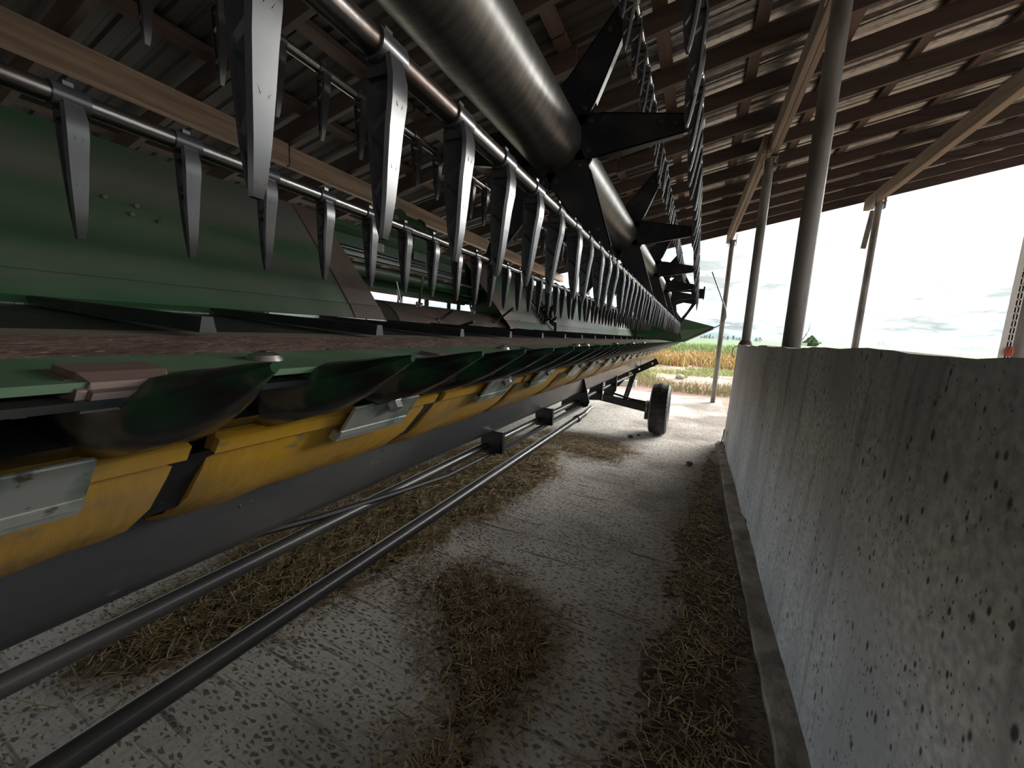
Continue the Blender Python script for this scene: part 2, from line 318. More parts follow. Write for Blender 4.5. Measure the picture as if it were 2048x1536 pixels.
# ------------------------------------------------------------------ setting: slab, wall, roof, land
fl = build('floor', MB().box(-7, 0.62, -6.6, 10.0, -0.15, 0), M['floor'], kind='structure')
g = MB(); g.box(-7, 60, -40, 45, -0.5, -0.06); build('ground', g, M['soil'], kind='structure')
build('ground_left_yard', MB().box(-60, -7, -40, 45, -0.5, -0.05), M['yard'], kind='structure')
def land(name, y0, y1, za, zb, m, x=260, nx=2):
    return build(name, MB().add([(-x, y0, za), (x, y0, za), (x, y1, zb), (-x, y1, zb), (-x, y0, za - 6), (x, y0, za - 6), (x, y1, zb - 6), (-x, y1, zb - 6)],
        [(0, 1, 2, 3), (7, 6, 5, 4), (0, 4, 5, 1), (1, 5, 6, 2), (2, 6, 7, 3), (3, 7, 4, 0)]), m, kind='structure')
land('ground_near_field', 45, 62, -0.06, -0.02, M['soil'], 200)
land('ground_crop_field', 62, 330, -0.02, 2.1, M['field'], 700)
land('ground_far_plain', 330, 2600, 2.1, 20, M['farm'], 4000)

def wall_right():
    W = []; Fq = []
    ys = np.concatenate([np.arange(-4.0, 5.7, 0.09), [5.72]]); zs = np.linspace(0, 1, 15)
    mb = MB(); rows = []
    for y in ys:
        top = 1.307 + (-0.035 * min(1, max(0, (y - 0.3) / 5.2))) + 0.004 * math.sin(y * 9.1) + 0.005 * math.sin(y * 3.7 + 1) + random.uniform(-0.003, 0.003)
        jo = -0.007 * math.exp(-((y - 3.2) / 0.03) ** 2) + (0.006 if y > 3.2 else 0)
        ring = [(0.437 + 0.028 * s + 0.003 * math.sin(y * 2.1 + s * 4) - jo * 0 + (0.008 if abs(y - 3.2) < 0.05 else 0) + (0.012 if y < 3.2 else 0), y, top * s) for s in zs]
        ring += [(0.50, y, top - 0.001), (0.60, y, top - 0.006), (0.655, y, top - 0.012), (0.655, y, 0)]
        rows.append(ring)
    mb.loft(rows)
    o = build('wall_right', mb, M['wall'], smooth=True, kind='structure')
    # rough kerb along the foot of the wall
    rows = []
    for y in np.arange(-4, 5.72, 0.06):
        e = 0.352 + 0.008 * math.sin(y * 1.3) + random.uniform(-0.004, 0.004); h = 0.030 + 0.007 * math.sin(y * 5) + random.uniform(-0.005, 0.005)
        rows.append([(e, y, -0.01), (e + 0.004, y, h * 0.85), (e + 0.02, y, h + random.uniform(-.003, .003)), (e + 0.05, y, h + random.uniform(-.006, .006)), (0.45, y, h + 0.002), (0.45, y, -0.01)])
    build('trim_1', MB().loft(rows), M['muckrock'], smooth=True, kind='structure')
M['muckrock'] = mat('dirty_kerb_concrete', (0.36, 0.31, 0.265), 0.9, 0, (0.19, 0.155, 0.128), 7, 0.42, 0.62, bump=0.9, bscale=45)
wall_right()

RS = 0.215
def rz(x): return 3.4725 + RS * x          # underside of the rafters
def unseen_walls():  # unseen side and end walls, cut open low to steer light
    pr = []
    def corr(y0, y1):
        o = []; u = y0
        while u < y1: o += [(u, 0), (u + .068, 0), (u + .082, .018), (u + .106, .018)]; u += .12
        return o
    a = corr(-6.5, 4.0); build('wall_left_light_block', MB().loft([[(-5.7 - h, y, 1.25) for y, h in a] + [(-5.75, 4, 1.25), (-5.75, -6.5, 1.25)], [(-5.7 - h, y, 2.26) for y, h in a] + [(-5.75, 4, 2.26), (-5.75, -6.5, 2.26)]]), M['galv'], kind='structure')  # added out of view to keep the left roof dark, open below
    for y in (-6.4, -3.0, .5, 3.9): build('light_block_pole', MB().tube([(-5.83, y, -.1), (-5.83, y, 2.25)], .06, 12), M['oldwood'], bpy.data.objects['wall_left_light_block'])  # poles carrying the added left light block
    a = corr(-5.7, 7.2); build('wall_back_unseen', MB().loft([[(x, -6.5 - h, 1.9) for x, h in a] + [(7.2, -6.56, 1.9), (-5.7, -6.56, 1.9)], [(x, -6.5 - h, rz(x) + .1) for x, h in a] + [(7.2, -6.56, rz(7.2) + .1), (-5.7, -6.56, rz(-5.7) + .1)]]), M['galv'], kind='structure')  # unseen end wall shading the roof, foot left open for light
def roof():
    ce = bpy.data.objects.new('ceiling', None); C.objects.link(ce); ce['kind'] = 'structure'
    x0, x1 = -5.9, 7.2; ln = math.hypot(1, RS)
    first = None
    for k in range(-17, 8):
        y = 5.03 + 0.662 * k + random.uniform(-0.02, 0.02)
        mb = MB()
        # two overlapping lengths side by side, as the boards are lapped
        for (a, b, dy) in ((x0, -1.35 + random.uniform(-.5, .5), 0), (-1.9 + random.uniform(-.3, .3), x1, 0.04)):
            mb.loft([[(a, y + dy, rz(a)), (a, y + dy + 0.04, rz(a)), (a, y + dy + 0.04, rz(a) + 0.148), (a, y + dy, rz(a) + 0.148)],
                     [(b, y + dy, rz(b)), (b, y + dy + 0.04, rz(b)), (b, y + dy + 0.04, rz(b) + 0.148), (b, y + dy, rz(b) + 0.148)]])
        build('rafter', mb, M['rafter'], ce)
    for k in range(-8, 12):
        x = -0.47 + 0.655 * k
        z = rz(x) + 0.149; mb = MB()
        for (a, b) in ((-6.6, -2.52), (-2.5, 2.9), (2.92, 6.4), (6.42, 9.95)):
            mb.loft([[(x - .045, a, z - .045 * RS), (x + .045, a, z + .045 * RS), (x + .045, a, z + .045 * RS + .04), (x - .045, a, z - .045 * RS + .04)],
                     [(x - .045, b, z - .045 * RS), (x + .045, b, z + .045 * RS), (x + .045, b, z + .045 * RS + .04), (x - .045, b, z - .045 * RS + .04)]])
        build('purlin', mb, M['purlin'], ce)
    # corrugated sheets, ribs running down the slope
    wd = 0.84; y = -6.6; k = 0
    prof = []
    for i in range(7):
        b = i * 0.12; prof += [(b, 0.0), (b + 0.068, 0.0), (b + 0.082, 0.018), (b + 0.106, 0.018)]
    prof.append((0.86, 0.0))
    base = None
    while y < 9.7:
        for (xa, xb, dz, mm) in ((-1.0, x1 + .1, .003, 'galv'), (x0 - .1, -.75, 0, 'shadesheet')):  # left row takes the copy with shade in its colour
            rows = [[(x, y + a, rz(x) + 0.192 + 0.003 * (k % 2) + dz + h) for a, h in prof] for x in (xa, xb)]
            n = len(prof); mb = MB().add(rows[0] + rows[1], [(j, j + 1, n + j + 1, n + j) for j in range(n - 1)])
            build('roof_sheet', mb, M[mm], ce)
        y += wd; k += 1
unseen_walls(); roof()

# beams that carry the rafters
def beam(name, label, pieces, m):
    t = thing(name, label, 'beam', pieces[0][0])
    for (a, b, w_, h_, nm) in [(p[0], p[1], p[2], p[3], 'plank') for p in pieces]:
        a = Vector(a) - t.location; b = Vector(b) - t.location; mb = MB()
        mb.loft([[a + Vector((-w_ / 2, 0, 0)), a + Vector((w_ / 2, 0, 0)), a + Vector((w_ / 2, 0, h_)), a + Vector((-w_ / 2, 0, h_))],
                 [b + Vector((-w_ / 2, 0, 0)), b + Vector((w_ / 2, 0, 0)), b + Vector((w_ / 2, 0, h_)), b + Vector((-w_ / 2, 0, h_))]])
        build(nm, mb, m, t, bevel=0.003)
    return t
zb = 3.355
beam('wooden_beam', 'long sawn timber beam above the green back sheet, spliced in the middle', [((-3.31, -3, 2.585), (-3.31, 2.40, 2.585), 0.045, 0.168), ((-3.312, 2.412, 2.575), (-3.31, 10.0, 2.60), 0.045, 0.165), ((-3.36, -3, 2.59), (-3.36, 9.9, 2.59), 0.045, 0.155)], M['beamwood'])
beam('wooden_beam', 'doubled plank beam on the concrete wall posts, nearer length with a bright underside', [((0.565, -3, zb + 0.035), (0.515, 5.75, zb + 0.035), 0.045, 0.2), ((0.615, -3, zb + 0.045), (0.565, 5.75, zb + 0.045), 0.045, 0.2)], M['oldwood'])
beam('wooden_beam', 'doubled plank beam ending over the farthest free-standing post', [((0.495, 5.3, zb + 0.005), (0.40, 9.75, zb - 0.0), 0.045, 0.205), ((0.445, 5.3, zb + 0.0), (0.35, 9.7, zb - 0.005), 0.045, 0.2)], M['oldwood'])
beam('wooden_beam', 'timber beam at the outer right, resting on the slim pipe post', [((2.58, -3, 3.83), (2.55, 9.6, 3.82), 0.09, 0.20), ((2.64, 0, 3.85), (2.60, 8.7, 3.84), 0.03, 0.17)], M['oldwood'])

def post(label, x, y, z0, z1, r, lean=(0, 0), cap=True, foot=True):
    t = thing('steel_post', label, 'post', (x, y, z0)); h = z1 - z0
    build('shaft', MB().tube([(lean[0] * s * h, lean[1] * s * h, s * h) for s in (0, 0.25, 0.5, 0.75, 1)], r, 16), M['post'], t, smooth=True)
    if cap:
        tx, ty = lean[0] * h, lean[1] * h
        mb = MB(); mb.box(tx - r * 1.5, tx + r * 1.5, ty - r * 1.6, ty + r * 1.6, h - 0.012, h)
        for s in (-1, 1): mb.box(tx + s * r * 1.45 - .004, tx + s * r * 1.45 + .004, ty - r, ty + r, h - 0.11, h + 0.12)
        build('saddle_bracket', mb, M['post'], t)
    if foot: build('base_collar', MB().tube([(0, 0, 0), (0, 0, 0.02), (0, 0, 0.06)], [r * 1.6, r * 1.5, r * 1.05], 14), M['rust'], t, smooth=True)
    return t
post('thin grey pipe post standing on the ground, farthest and left of the others', 0.432, 9.42, -0.05, 3.35, 0.047, foot=False)
post('grey pipe post on the far end of the concrete wall top', 0.525, 5.50, 1.275, 3.37, 0.048)
post('thickest nearest grey pipe post rising from the concrete wall', 0.545, 3.05, 1.285, 3.40, 0.052, cap=True, foot=False)
post('slim pipe post beyond the wall under the outer beam end', 2.58, 9.1, -0.06, 3.82, 0.052, foot=False)
post('thick post cut by the right edge of the photo', 2.62, 5.16, -0.06, 3.83, 0.075, foot=False)
def perforated():
    t = thing('perforated_strip', 'pale perforated metal angle leaning beside the rightmost post', 'metal strip', (2.46, 5.02, -0.06))
    build('flange', MB().box(-0.028, 0.004, 0, 0.004, 0, 3.9), M['white'], t)
    mb = MB(); z = 0.0
    while z < 3.85:                               # a slotted leg: rungs between two rails
        mb.box(0.012, 0.040, 0.0, 0.004, z + 0.010, z + 0.058); z += 0.06
    mb.box(0.004, 0.021, 0, 0.0035, 0, 3.9); mb.box(0.031, 0.05, 0, 0.0035, 0, 3.9)
    build('slotted_leg', mb, M['white'], t)
    r = build('rag', MB().loft([[(math.cos(a) * q * .5 + .03, math.sin(a) * q * .5 - .015, zz) for a in np.linspace(0, 6.28, 9)[:-1]] for q, zz in ((.02, 1.37), (.05, 1.38), (.06, 1.41), (.045, 1.44), (.015, 1.455))]), M['rag'], t, smooth=True, label='scrap of red rag tied low on the strip')
perforated()
t = thing('hanging_board', 'short grey board hanging beside the outer beam end', 'board', (2.53, 9.3, 3.52))
build('board', MB().loft([[(-.05, -.02, -.42), (.02, -.02, -.43), (.02, .02, -.43), (-.05, .02, -.42)], [(.0, -.02, .22), (.07, -.02, .22), (.07, .02, .22), (.0, .02, .22)]]), M['oldwood'], t)
build('nail_plate', MB().box(.0, .14, -.03, -.022, .02, .12), M['post'], t)

# ------------------------------------------------------------------ the combine header
HD = thing('combine_header', 'long green combine header with black pickup reel, draper belt and yellow skids', 'combine header', (-0.9, 4.0, 0))
HO = Vector((-0.9, 4.0, 0))
def hb(name, mb, m, parent=None, **k):     # build in world coordinates under the header
    mb.v = [(v[0] - HO.x, v[1] - HO.y, v[2] - HO.z) for v in mb.v]
    return build(name, mb, m, parent or HD, **k)
def rel(pts): return [(x, z + H) for x, z in pts]
YA, YB = -1.4, 8.9
# back sheet: left wing, centre opening, right wing
prof = rel([(-1.20, 0.006), (-1.245, 0.018), (-1.27, 0.070), (-1.275, 0.073), (-1.30, 0.135), (-1.36, 0.258), (-1.45, 0.432)])
hb('back_sheet', MB().sheet(prof, YA, lambda x, z: 1.19 - 0.30 * max(0, z - H - .05) if z > H + .03 else 1.2, 0.004), M['greendusty'], label='dusty green back sheet of the left wing')
hb('back_sheet', MB().sheet(prof, lambda x, z: 2.74 - 0.55 * max(0, z - H - .02), YB, 0.004), M['greendusty'], label='paler green back sheet of the far wing')
wear = [(x + 0.005, z) for x, z in prof[1:]]
hb('edge_plate', MB().sheet(wear, lambda x, z: 1.18 - 0.30 * max(0, z - H - .05), lambda x, z: 1.345 - 0.42 * max(0, z - H - .05), 0.004), M['brown'], label='worn brown curved edge plate')
hb('edge_plate', MB().sheet(wear, lambda x, z: 2.63 - 0.80 * max(0, z - H - .02), lambda x, z: 2.76 - 0.55 * max(0, z - H - .02), 0.004), M['brown'], label='worn brown curved edge plate at the far side of the opening')
top = MB().ext(rel([(-1.455, 0.415), (-1.448, 0.434), (-1.52, 0.440), (-1.56, 0.43), (-1.56, 0.39), (-1.47, 0.39)]), YA, YB); hb('top_rail', top, M['green'], bevel=0.004)
# white wear strip at the foot of the sheets
for a, b in ((0.80, 1.19), (1.2, 1.345), (2.62, 2.78), (2.79, 3.4), (3.41, 4.6)):
    hb('lip_strip', MB().box(-1.225, -1.20, a, b, H + 0.006, H + 0.015), M['white'], label='pale worn lip strip')
# centre section
hb('centre_panel', MB().sheet(rel([(-1.50, 0.295), (-1.50, 0.338), (-1.505, 0.341), (-1.49, 0.345), (-1.47, 0.43)]), 1.0, 2.62), M['green'])
hb('groove_trim', MB().box(-1.49, -1.484, 1.05, 2.58, H + 0.331, H + 0.337).box(-1.49, -1.484, 1.05, 2.58, H + 0.305, H + 0.317), M['black'])
hb('upper_roller', MB().tube([(-1.57, 1.02, H + 0.262), (-1.57, 2.72, H + 0.262)], 0.035, 20), M['green'], smooth=True)
hb('upper_baffle', MB().sheet(rel([(-1.63, 0.176), (-1.625, 0.20), (-1.60, 0.24), (-1.60, 0.29)]), 1.0, 2.75), M['green'])
hb('baffle_lip', MB().box(-1.64, -1.62, 1.3, 2.6, H + 0.168, H + 0.182), M['rust'])
hb('lower_lip', MB().ext(rel([(-1.66, 0.075), (-1.62, 0.075), (-1.62, 0.112), (-1.66, 0.118)]), 1.2, 2.75), M['greenlight'])
for y in (1.9, 2.16, 2.42, 2.55): hb('slot_spacer', MB().box(-1.66, -1.65, y, y + 0.035, H + 0.1, H + 0.19), M['green'])
hb('side_cheek', MB().prism([(-1.62, 2.70, H - .05), (-1.27, 2.70, H - .02), (-1.36, 2.70, H + .26), (-1.47, 2.70, H + .43), (-1.62, 2.70, H + .43)], (0, 1, 0), 0.01), M['green'])
hb('side_cheek', MB().prism([(-1.62, 1.05, H - .05), (-1.27, 1.05, H - .02), (-1.36, 1.05, H + .26), (-1.47, 1.05, H + .43), (-1.62, 1.05, H + .43)], (0, 1, 0), 0.01), M['green'])
# feed drum with retractable fingers
dc = (-1.46, H - 0.080); dr = 0.195
dm = hb('feed_drum', MB().tube([(dc[0], 1.50, dc[1]), (dc[0], 2.66, dc[1])], dr, 40), M['brown'], smooth=True, label='rust brown feed drum')
hb('drum_cap', MB().tube([(dc[0], 1.493, dc[1]), (dc[0], 1.502, dc[1])], dr * 0.985, 40), M['black'], dm)
for (y, a, ln, lean) in ((1.80, 78, .16, -.02), (1.83, 35, .10, .0), (1.90, 20, .15, .06), (1.74, 100, .12, -.05), (2.36, 74, .11, .0), (2.50, 40, .17, .05), (2.18, 150, .12, 0), (2.56, 110, .1, 0)):
    ca, sa = math.cos(math.radians(a)), math.sin(math.radians(a)); p = Vector((dc[0] + dr * ca, y, dc[1] + dr * sa)); d = Vector((ca, lean * 3, sa)).normalized()
    hb('drum_finger', MB().tube([p - d * .02, p + d * ln], 0.0075, 8), M['bat'], dm, smooth=True)
    q = MB(); hexnut(q, p + Vector((0, .014, 0)), d, .012, .014); hexnut(q, p + Vector((0, -.018, 0)), d, .007, .018); q.tube([p - d * .004, p + d * .008], .017, 10); hb('finger_guide', q, M['steel'], dm)
# reel cylinder clevis on the top rail
cl = hb('clevis_bracket', MB().prism([(-1.49, 1.76, H + .46), (-1.60, 1.76, H + .46), (-1.60, 1.76, H + .58), (-1.57, 1.76, H + .615), (-1.53, 1.76, H + .62), (-1.50, 1.76, H + .60), (-1.48, 1.76, H + .555)], (0, 1, 0), .012)
   .prism([(-1.49, 1.93, H + .46), (-1.60, 1.93, H + .46), (-1.60, 1.93, H + .58), (-1.57, 1.93, H + .605), (-1.53, 1.93, H + .61), (-1.50, 1.93, H + .59), (-1.48, 1.93, H + .545)], (0, 1, 0), .012)
   .sheet(rel([(-1.475, .40), (-1.475, .52), (-1.485, .555), (-1.51, .59), (-1.55, .605)]), 1.785, 1.92, .006), M['green'])
hb('pivot_pin', MB().tube([(-1.545, 1.75, H + .57), (-1.545, 1.96, H + .57)], .016, 12), M['steel'], cl, smooth=True)
hb('clevis_foot', MB().box(-1.485, -1.462, 1.80, 1.92, H + .36, H + .47), M['green'], cl)
# warning decals (flat print)
for y, z, w_, h_ in ((1.50, .352, .085, .055), (2.28, .372, .07, .055)):
    x = -1.476
    d = hb('warning_decal', MB().box(x, x + .002, y, y + w_, H + z, H + z + h_), M['decal'], label='small faded warning decal')
    hb('decal_header', MB().box(x + .002, x + .003, y + .004, y + w_ - .004, H + z + h_ * .68, H + z + h_ * .94), M['decalo'], d)
    q = MB()
    for i in range(4): q.box(x + .002, x + .003, y + .02, y + w_ - .006 - .01 * (i % 2), H + z + .006 + i * .008, H + z + .009 + i * .008)
    hb('decal_print', q, M['decald'], d)
# small bolts in the left sheet
for px in ((0.545, .245), (0.60, .24), (0.50, .275), (0.56, .27)):
    q = MB(); hexnut(q, (-1.353 - .49 * (px[1] - .25), px[0], H + px[1]), (0.9, 0, -.4), .006, .006); hb('sheet_bolt', q, M['steel'])
for (y, z) in ((2.72, .33), (2.78, .25), (2.86, .25), (2.78, .15), (2.83, .08), (2.95, .33)):
    q = MB(); hexnut(q, (-1.24 - .46 * z + .008, y, H + z), (0.9, 0, -.4), .005, .006); hb('sheet_bolt', q, M['steel'])
# hoses looping over the far wing
hs = MB()
for k in range(4):
    hs.tube([(-1.50, 3.0 + .05 * k, H + .52), (-1.43, 3.05 + .05 * k, H + .47), (-1.36, 3.15 + .06 * k, H + .36), (-1.30, 3.25 + .07 * k, H + .22), (-1.27, 3.30 + .06 * k, H + .12)], .011, 8)
hb('hose_bundle', hs, M['rubber'], smooth=True)
cb = MB()
for k in range(26):
    a = Vector((-1.29 + random.uniform(-.02, .06), 3.42 + random.uniform(-.10, .14), H + .15 + random.uniform(-.07, .07))); b = a + Vector((random.uniform(-.04, .07), random.uniform(-.12, .12), random.uniform(-.07, .07)))
    cb.tube([a, (a + b) / 2 + Vector((.02, 0, .01)), b], random.uniform(.008, .016), 6)
hb('hose_coupler', cb, M['black'], kind='stuff')
rf = hb('reflector_plate', MB().box(-1.52, -1.512, 5.60, 5.86, H + .57, H + .80), M['white'])
hb('reflector_lens', MB().tube([(-1.512, 5.73, H + .67), (-1.50, 5.73, H + .67)], .05, 18), M['amber'], rf, label='round amber reflector')
# rear frame and top bits behind the far wing
mb = MB()
for (y0, y1, z0, z1) in ((6.4, 6.75, .45, .82), (7.2, 7.5, .45, .72), (8.2, 8.7, .44, .62)): mb.prism([(-1.5, y0, H + z0), (-1.5, y1, H + z0), (-1.5, y1 - .12, H + z1), (-1.5, y0 + .06, H + z1)], (1, 0, 0), .02)
hb('rear_bracket', mb, M['black'])
# end sheet and pointed crop divider at the far end
hb('end_sheet', MB().prism([(-1.50, 8.9, H - .16), (-.50, 8.9, H - .14), (-.275, 8.9, H - .04), (-.40, 8.9, H + .445), (-1.1, 8.9, H + .47), (-1.50, 8.9, H + .45)], (0, 1, 0), .012), M['green'])
dv = MB(); A_ = (-.40, 8.86, H + .447); B_ = (-.277, 8.86, H - .037); D_ = (-.40, 9.10, H + .40); E_ = (-.277, 9.10, H - .06); T_ = (.30, 8.95, H + .285); F_ = (-.36, 8.80, H + .18)
dv.add([A_, F_, B_, E_, D_, T_], [(0, 1, 5), (1, 2, 5), (2, 3, 5), (3, 4, 5), (4, 0, 5), (0, 4, 3, 2, 1)])
hb('crop_divider', dv, M['green'], label='pointed green crop divider')
hb('divider_edge', MB().tube([(-.27, 8.86, H - .045), (.26, 8.93, H + .25)], .018, 8), M['post'])
hb('divider_rod', MB().tube([(.17, 8.93, H + .22), (.33, 8.93, H + .30), (.42, 8.93, H + .37), (.46, 8.93, H + .48), (.44, 8.93, H + .62), (.30, 8.93, H + .95), (.12, 8.93, H + 1.36)], .012, 8), M['post'], smooth=True)

# draper belts and their slats
bp_ = rel([(-0.655, -.031), (-1.235, -.001), (-1.235, -.05), (-0.655, -.075)])
hb('draper_belt', MB().ext(bp_, YA, 1.36), M['rubber']); hb('draper_belt', MB().ext(bp_, 1.38, 2.58), M['rubber']); hb('draper_belt', MB().ext(bp_, 2.6, 8.8), M['rubber'])
sm = None; k = 0
y = 0.325 - 0.331 * 4
while y < 8.7:
    L0 = random.uniform(-.02, .02)
    ring0 = [(-1.22 + 0.9, -.013, H - .001), (-1.22 + 0.9, .013, H - .001), (-1.22 + .9, .008, H + .017), (-1.22 + .9, -.008, H + .017)]
    ring1 = [(-.62 + 0.9, -.011, H - .026), (-.62 + .9, .011, H - .026), (-.62 + .9, .007, H - .004), (-.62 + .9, -.007, H - .004)]
    if sm is None:
        sm = build('belt_slat', MB().loft([ring0, ring1]), M['rubber'], HD); sm.location = (0, y - 4.0, 0)
    else: copies(sm, HD, (0, y - 4.0, 0))
    y += 0.331
# front steel strips
hb('deck_strip', MB().ext(rel([(-.615, -.033), (-.70, -.028), (-.70, -.045), (-.615, -.05)]), YA, YB), M['tan'])
rows = []
for y in np.arange(YA, YB, 0.05):
    j = 0.004 * math.sin(y * 7) + random.uniform(-.002, .002)
    rows.append([(-.508 + j, y, H - .047), (-.56, y, H - .0375), (-.622 + j, y, H - .031), (-.622, y, H - .052), (-.508, y, H - .056)])
rs = MB().loft(rows); hb('wear_strip', rs, M['rust'], smooth=True, label='rust brown wear strip')
hb('hold_down_plate', MB().ext(rel([(-.395, -.0535), (-.515, -.0455), (-.515, -.060), (-.395, -.060)]), YA, YB), M['greenlight'], label='scuffed light green plate')
for y in (-.2, .30, .93, 1.62, 1.78, 2.5, 3.2, 3.9):
    q = MB().tube([(-.46, y, H - .051), (-.46, y, H - .044), (-.46, y, H - .040)], [.020, .017, .006], 18); b_ = hb('plate_screw', q, M['steel'], smooth=True)
    q = MB(); hexnut(q, (-.458, y, H - .0402), (0, 0, 1), .006, .0012); hb('screw_socket', q, M['rubber'], b_)
for y in (-.30, .15, .595, 1.04, 1.49, 1.93, 2.4, 2.9):
    mb = MB().loft([[(-.385, y - .034, H - .075), (-.385, y + .034, H - .075), (-.388, y + .026, H - .056), (-.388, y - .026, H - .056)],
                    [(-.405, y - .038, H - .075), (-.405, y + .040, H - .075), (-.405, y + .034, H - .0475), (-.405, y - .030, H - .0475)],
                    [(-.45, y - .038, H - .07), (-.45, y + .040, H - .07), (-.45, y + .034, H - .044), (-.45, y - .030, H - .044)]])
    hb('knife_hold_down', mb, M['brown'], bevel=.005)
# knife: back bar and triangular sections
kn = MB().ext(rel([(-.385, -.066), (-.41, -.064), (-.41, -.072), (-.385, -.072)]), YA, YB); hb('knife_back', kn, M['black'])
# guards
def guard():
    secs = []
    for (x, hw, zt, zb_) in ((.600, .004, .0, -.008), (.575, .012, -.003, -.024), (.535, .030, -.010, -.050), (.485, .052, -.017, -.076), (.44, .068, -.024, -.093), (.385, .074, -.040, -.109), (.32, .075, -.07, -.122)):
        m_ = (zt + zb_) / 2; q = zt - zb_
        secs.append([(x, -hw, m_ + q * .12), (x, -hw * .55, zt - q * .08), (x, 0, zt), (x, hw * .55, zt - q * .08), (x, hw, m_ + q * .12), (x, hw * .82, m_ - q * .25), (x, hw * .35, zb_), (x, -hw * .35, zb_), (x, -hw * .82, m_ - q * .25)])
    return MB().loft(secs)
G0 = None; GN = None; y = 0.19 - 0.157 * 4; GB = []
while y < 8.75:
    if G0 is None:
        G0 = build('guard', guard(), M['guard'], HD, smooth=True); G0.location = (0.02, y - 4.0, H - .032); go = G0
        q = MB(); hexnut(q, (.43, .072, -.050), (.2, 0, 1), .008, .014)
        GN = build('guard_bolt', q, M['steel'], go)
    else:
        go = copies(G0, HD, (0.02, y - 4.0, H - .032)); n = GN.copy(); n.parent = go; C.objects.link(n)
    y += 0.157
# front bar behind the guards
hb('cutter_bar', MB().ext(rel([(-.46, -.115), (-.58, -.06), (-.62, -.10), (-.60, -.20), (-.505, -.138)]), YA, YB), M['beam'])
# yellow skids
sk = rel([(-.492, -.138), (-.503, -.150), (-.530, -.190), (-.570, -.238), (-.628, -.281), (-.70, -.308), (-.80, -.325)])
ys = [-1.4, -1.13, -.673, -.215, .243]; ys = [.262 + .4575 * k for k in range(-4, 20)]
for i in range(len(ys) - 1):
    a, b = ys[i], min(ys[i + 1] - .028, 8.85)
    if a > 8.6: break
    rows = []
    for u in np.linspace(0, 1, 18):
        row = []
        for j, (x, z) in enumerate(sk):
            s = j / 6.0; yy = (a + .010 * s) * (1 - u) + (b - .012 * s) * u
            wv = .0035 * math.sin(yy * 41 + j * .9) * math.sin(yy * 13) * (s ** .7)
            if u in (0, 1): wv -= .004
            row.append((x + wv * .5, yy, z - wv * .8))
        back = [(x - .012, p[1], z + .006) for p, (x, z) in zip(row, sk)][::-1]
        rows.append(row + back)
    o = hb('skid_plate', MB().loft(rows), M['yellow'], smooth=True)
    hb('skid_lip', MB().ext(rel([(-.487, -.144), (-.499, -.162), (-.508, -.158), (-.497, -.140)]), a, b), M['yellow'], o)
hb('skid_backing', MB().ext(rel([(-.51, -.16), (-.55, -.20), (-.60, -.255), (-.70, -.295), (-.80, -.31), (-.80, -.15)]), YA, 8.8), M['black'])
# clips over the skids' top edge
for i, y in enumerate([-.43, -.005, .436, .88, 1.22, 1.65, 1.98, 2.40, 2.75, 3.16, 3.5, 3.92, 4.27, 4.68, 5.03, 5.44, 5.8, 6.2, 6.56, 6.97, 7.3, 7.72, 8.1]):
    pl = rel([(-.474, -.121), (-.505, -.163), (-.512, -.176)])
    mb = MB().sheet([(x + .012, z - .006) for x, z in pl], y, y + .155, .005).ext(rel([(-.494, -.176), (-.508, -.170), (-.520, -.186), (-.505, -.192)]), y, y + .155)
    o = hb('skid_clip', mb, M['clip'], bevel=.0015)
    q = MB(); hexnut(q, (-.464, y + .085, H - .130), (.55, 0, -.8), .013, .018); q.tube([(-.464, y + .085, H - .13), (-.456, y + .085, H - .145)], .006, 8); q.tube([(-.466, y + .085, H - .126), (-.462, y + .085, H - .131)], .017, 12)
    hb('clip_bolt', q, M['steel'], o)
# main front tube and its joints
bx = rel([(-.695, -.23)] + arc(-.715, -.388, .022, 0, -90, 4) + [(-.86, -.41), (-.88, -.39), (-.88, -.23)])
hb('frame_beam', MB().ext(bx, YA, 5.78), M['beam'], smooth=True); hb('frame_beam', MB().ext([(x - .003, z + .002) for x, z in bx], 5.86, 7.85), M['beam'], smooth=True)
hb('beam_joint', MB().ext([(x - .01 if x > -.8 else x + .01, z + .008) for x, z in bx], 5.76, 5.88), M['white'])
for (y, z, r_) in ((.21, -.30, .004), (.40, -.33, .004), (.42, -.33, .003), (.60, -.29, .004), (.75, -.32, .0035), (1.25, -.36, .004), (1.7, -.30, .006), (1.78, -.36, .005)):
    q = MB().tube([(-.6955, y, H + z), (-.6945, y + .002, H + z)], r_, 7); hb('mud_speck', q, M['tan'])
# hangers and under-slung pipes
for y, z0, z1, xa, xb in ((1.365, -.40, -.487, -.745, -.655), (1.96, -.40, -.49, -.745, -.655)):
    h_ = hb('pipe_hanger', MB().prism([(xa - .01, y, H + z0), (xb - .01, y, H + z0), (xb, y, H + z1), (xa, y, H + z1 - .01)], (0, 1, 0), .006).box(xb - .008, xb + .002, y, y + .02, H + z1, H + z0), M['black'])
for y in (3.35, 4.0): hb('pipe_hanger', MB().prism([(-.80, y, H - .39), (-.70, y, H - .39), (-.69, y, H - .55), (-.80, y, H - .56)], (0, 1, 0), .006).box(-.70, -.688, y, y + .03, H - .55, H - .39), M['black'])
bigp = hb('beam_plate', MB().prism([(-.83, 2.7, H - .24), (-.70, 2.7, H - .235), (-.69, 2.7, H - .29), (-.638, 2.7, H - .468), (-.65, 2.7, H - .50), (-.79, 2.7, H - .558), (-.84, 2.7, H - .53)], (0, 1, 0), .012), M['black'])
for (x, z) in ((-.665, -.465), (-.79, -.53), (-.72, -.26)): hb('plate_bolt', MB().tube([(x, 2.69, H + z), (x, 2.70, H + z)], .014, 10), M['pipe'], bigp)
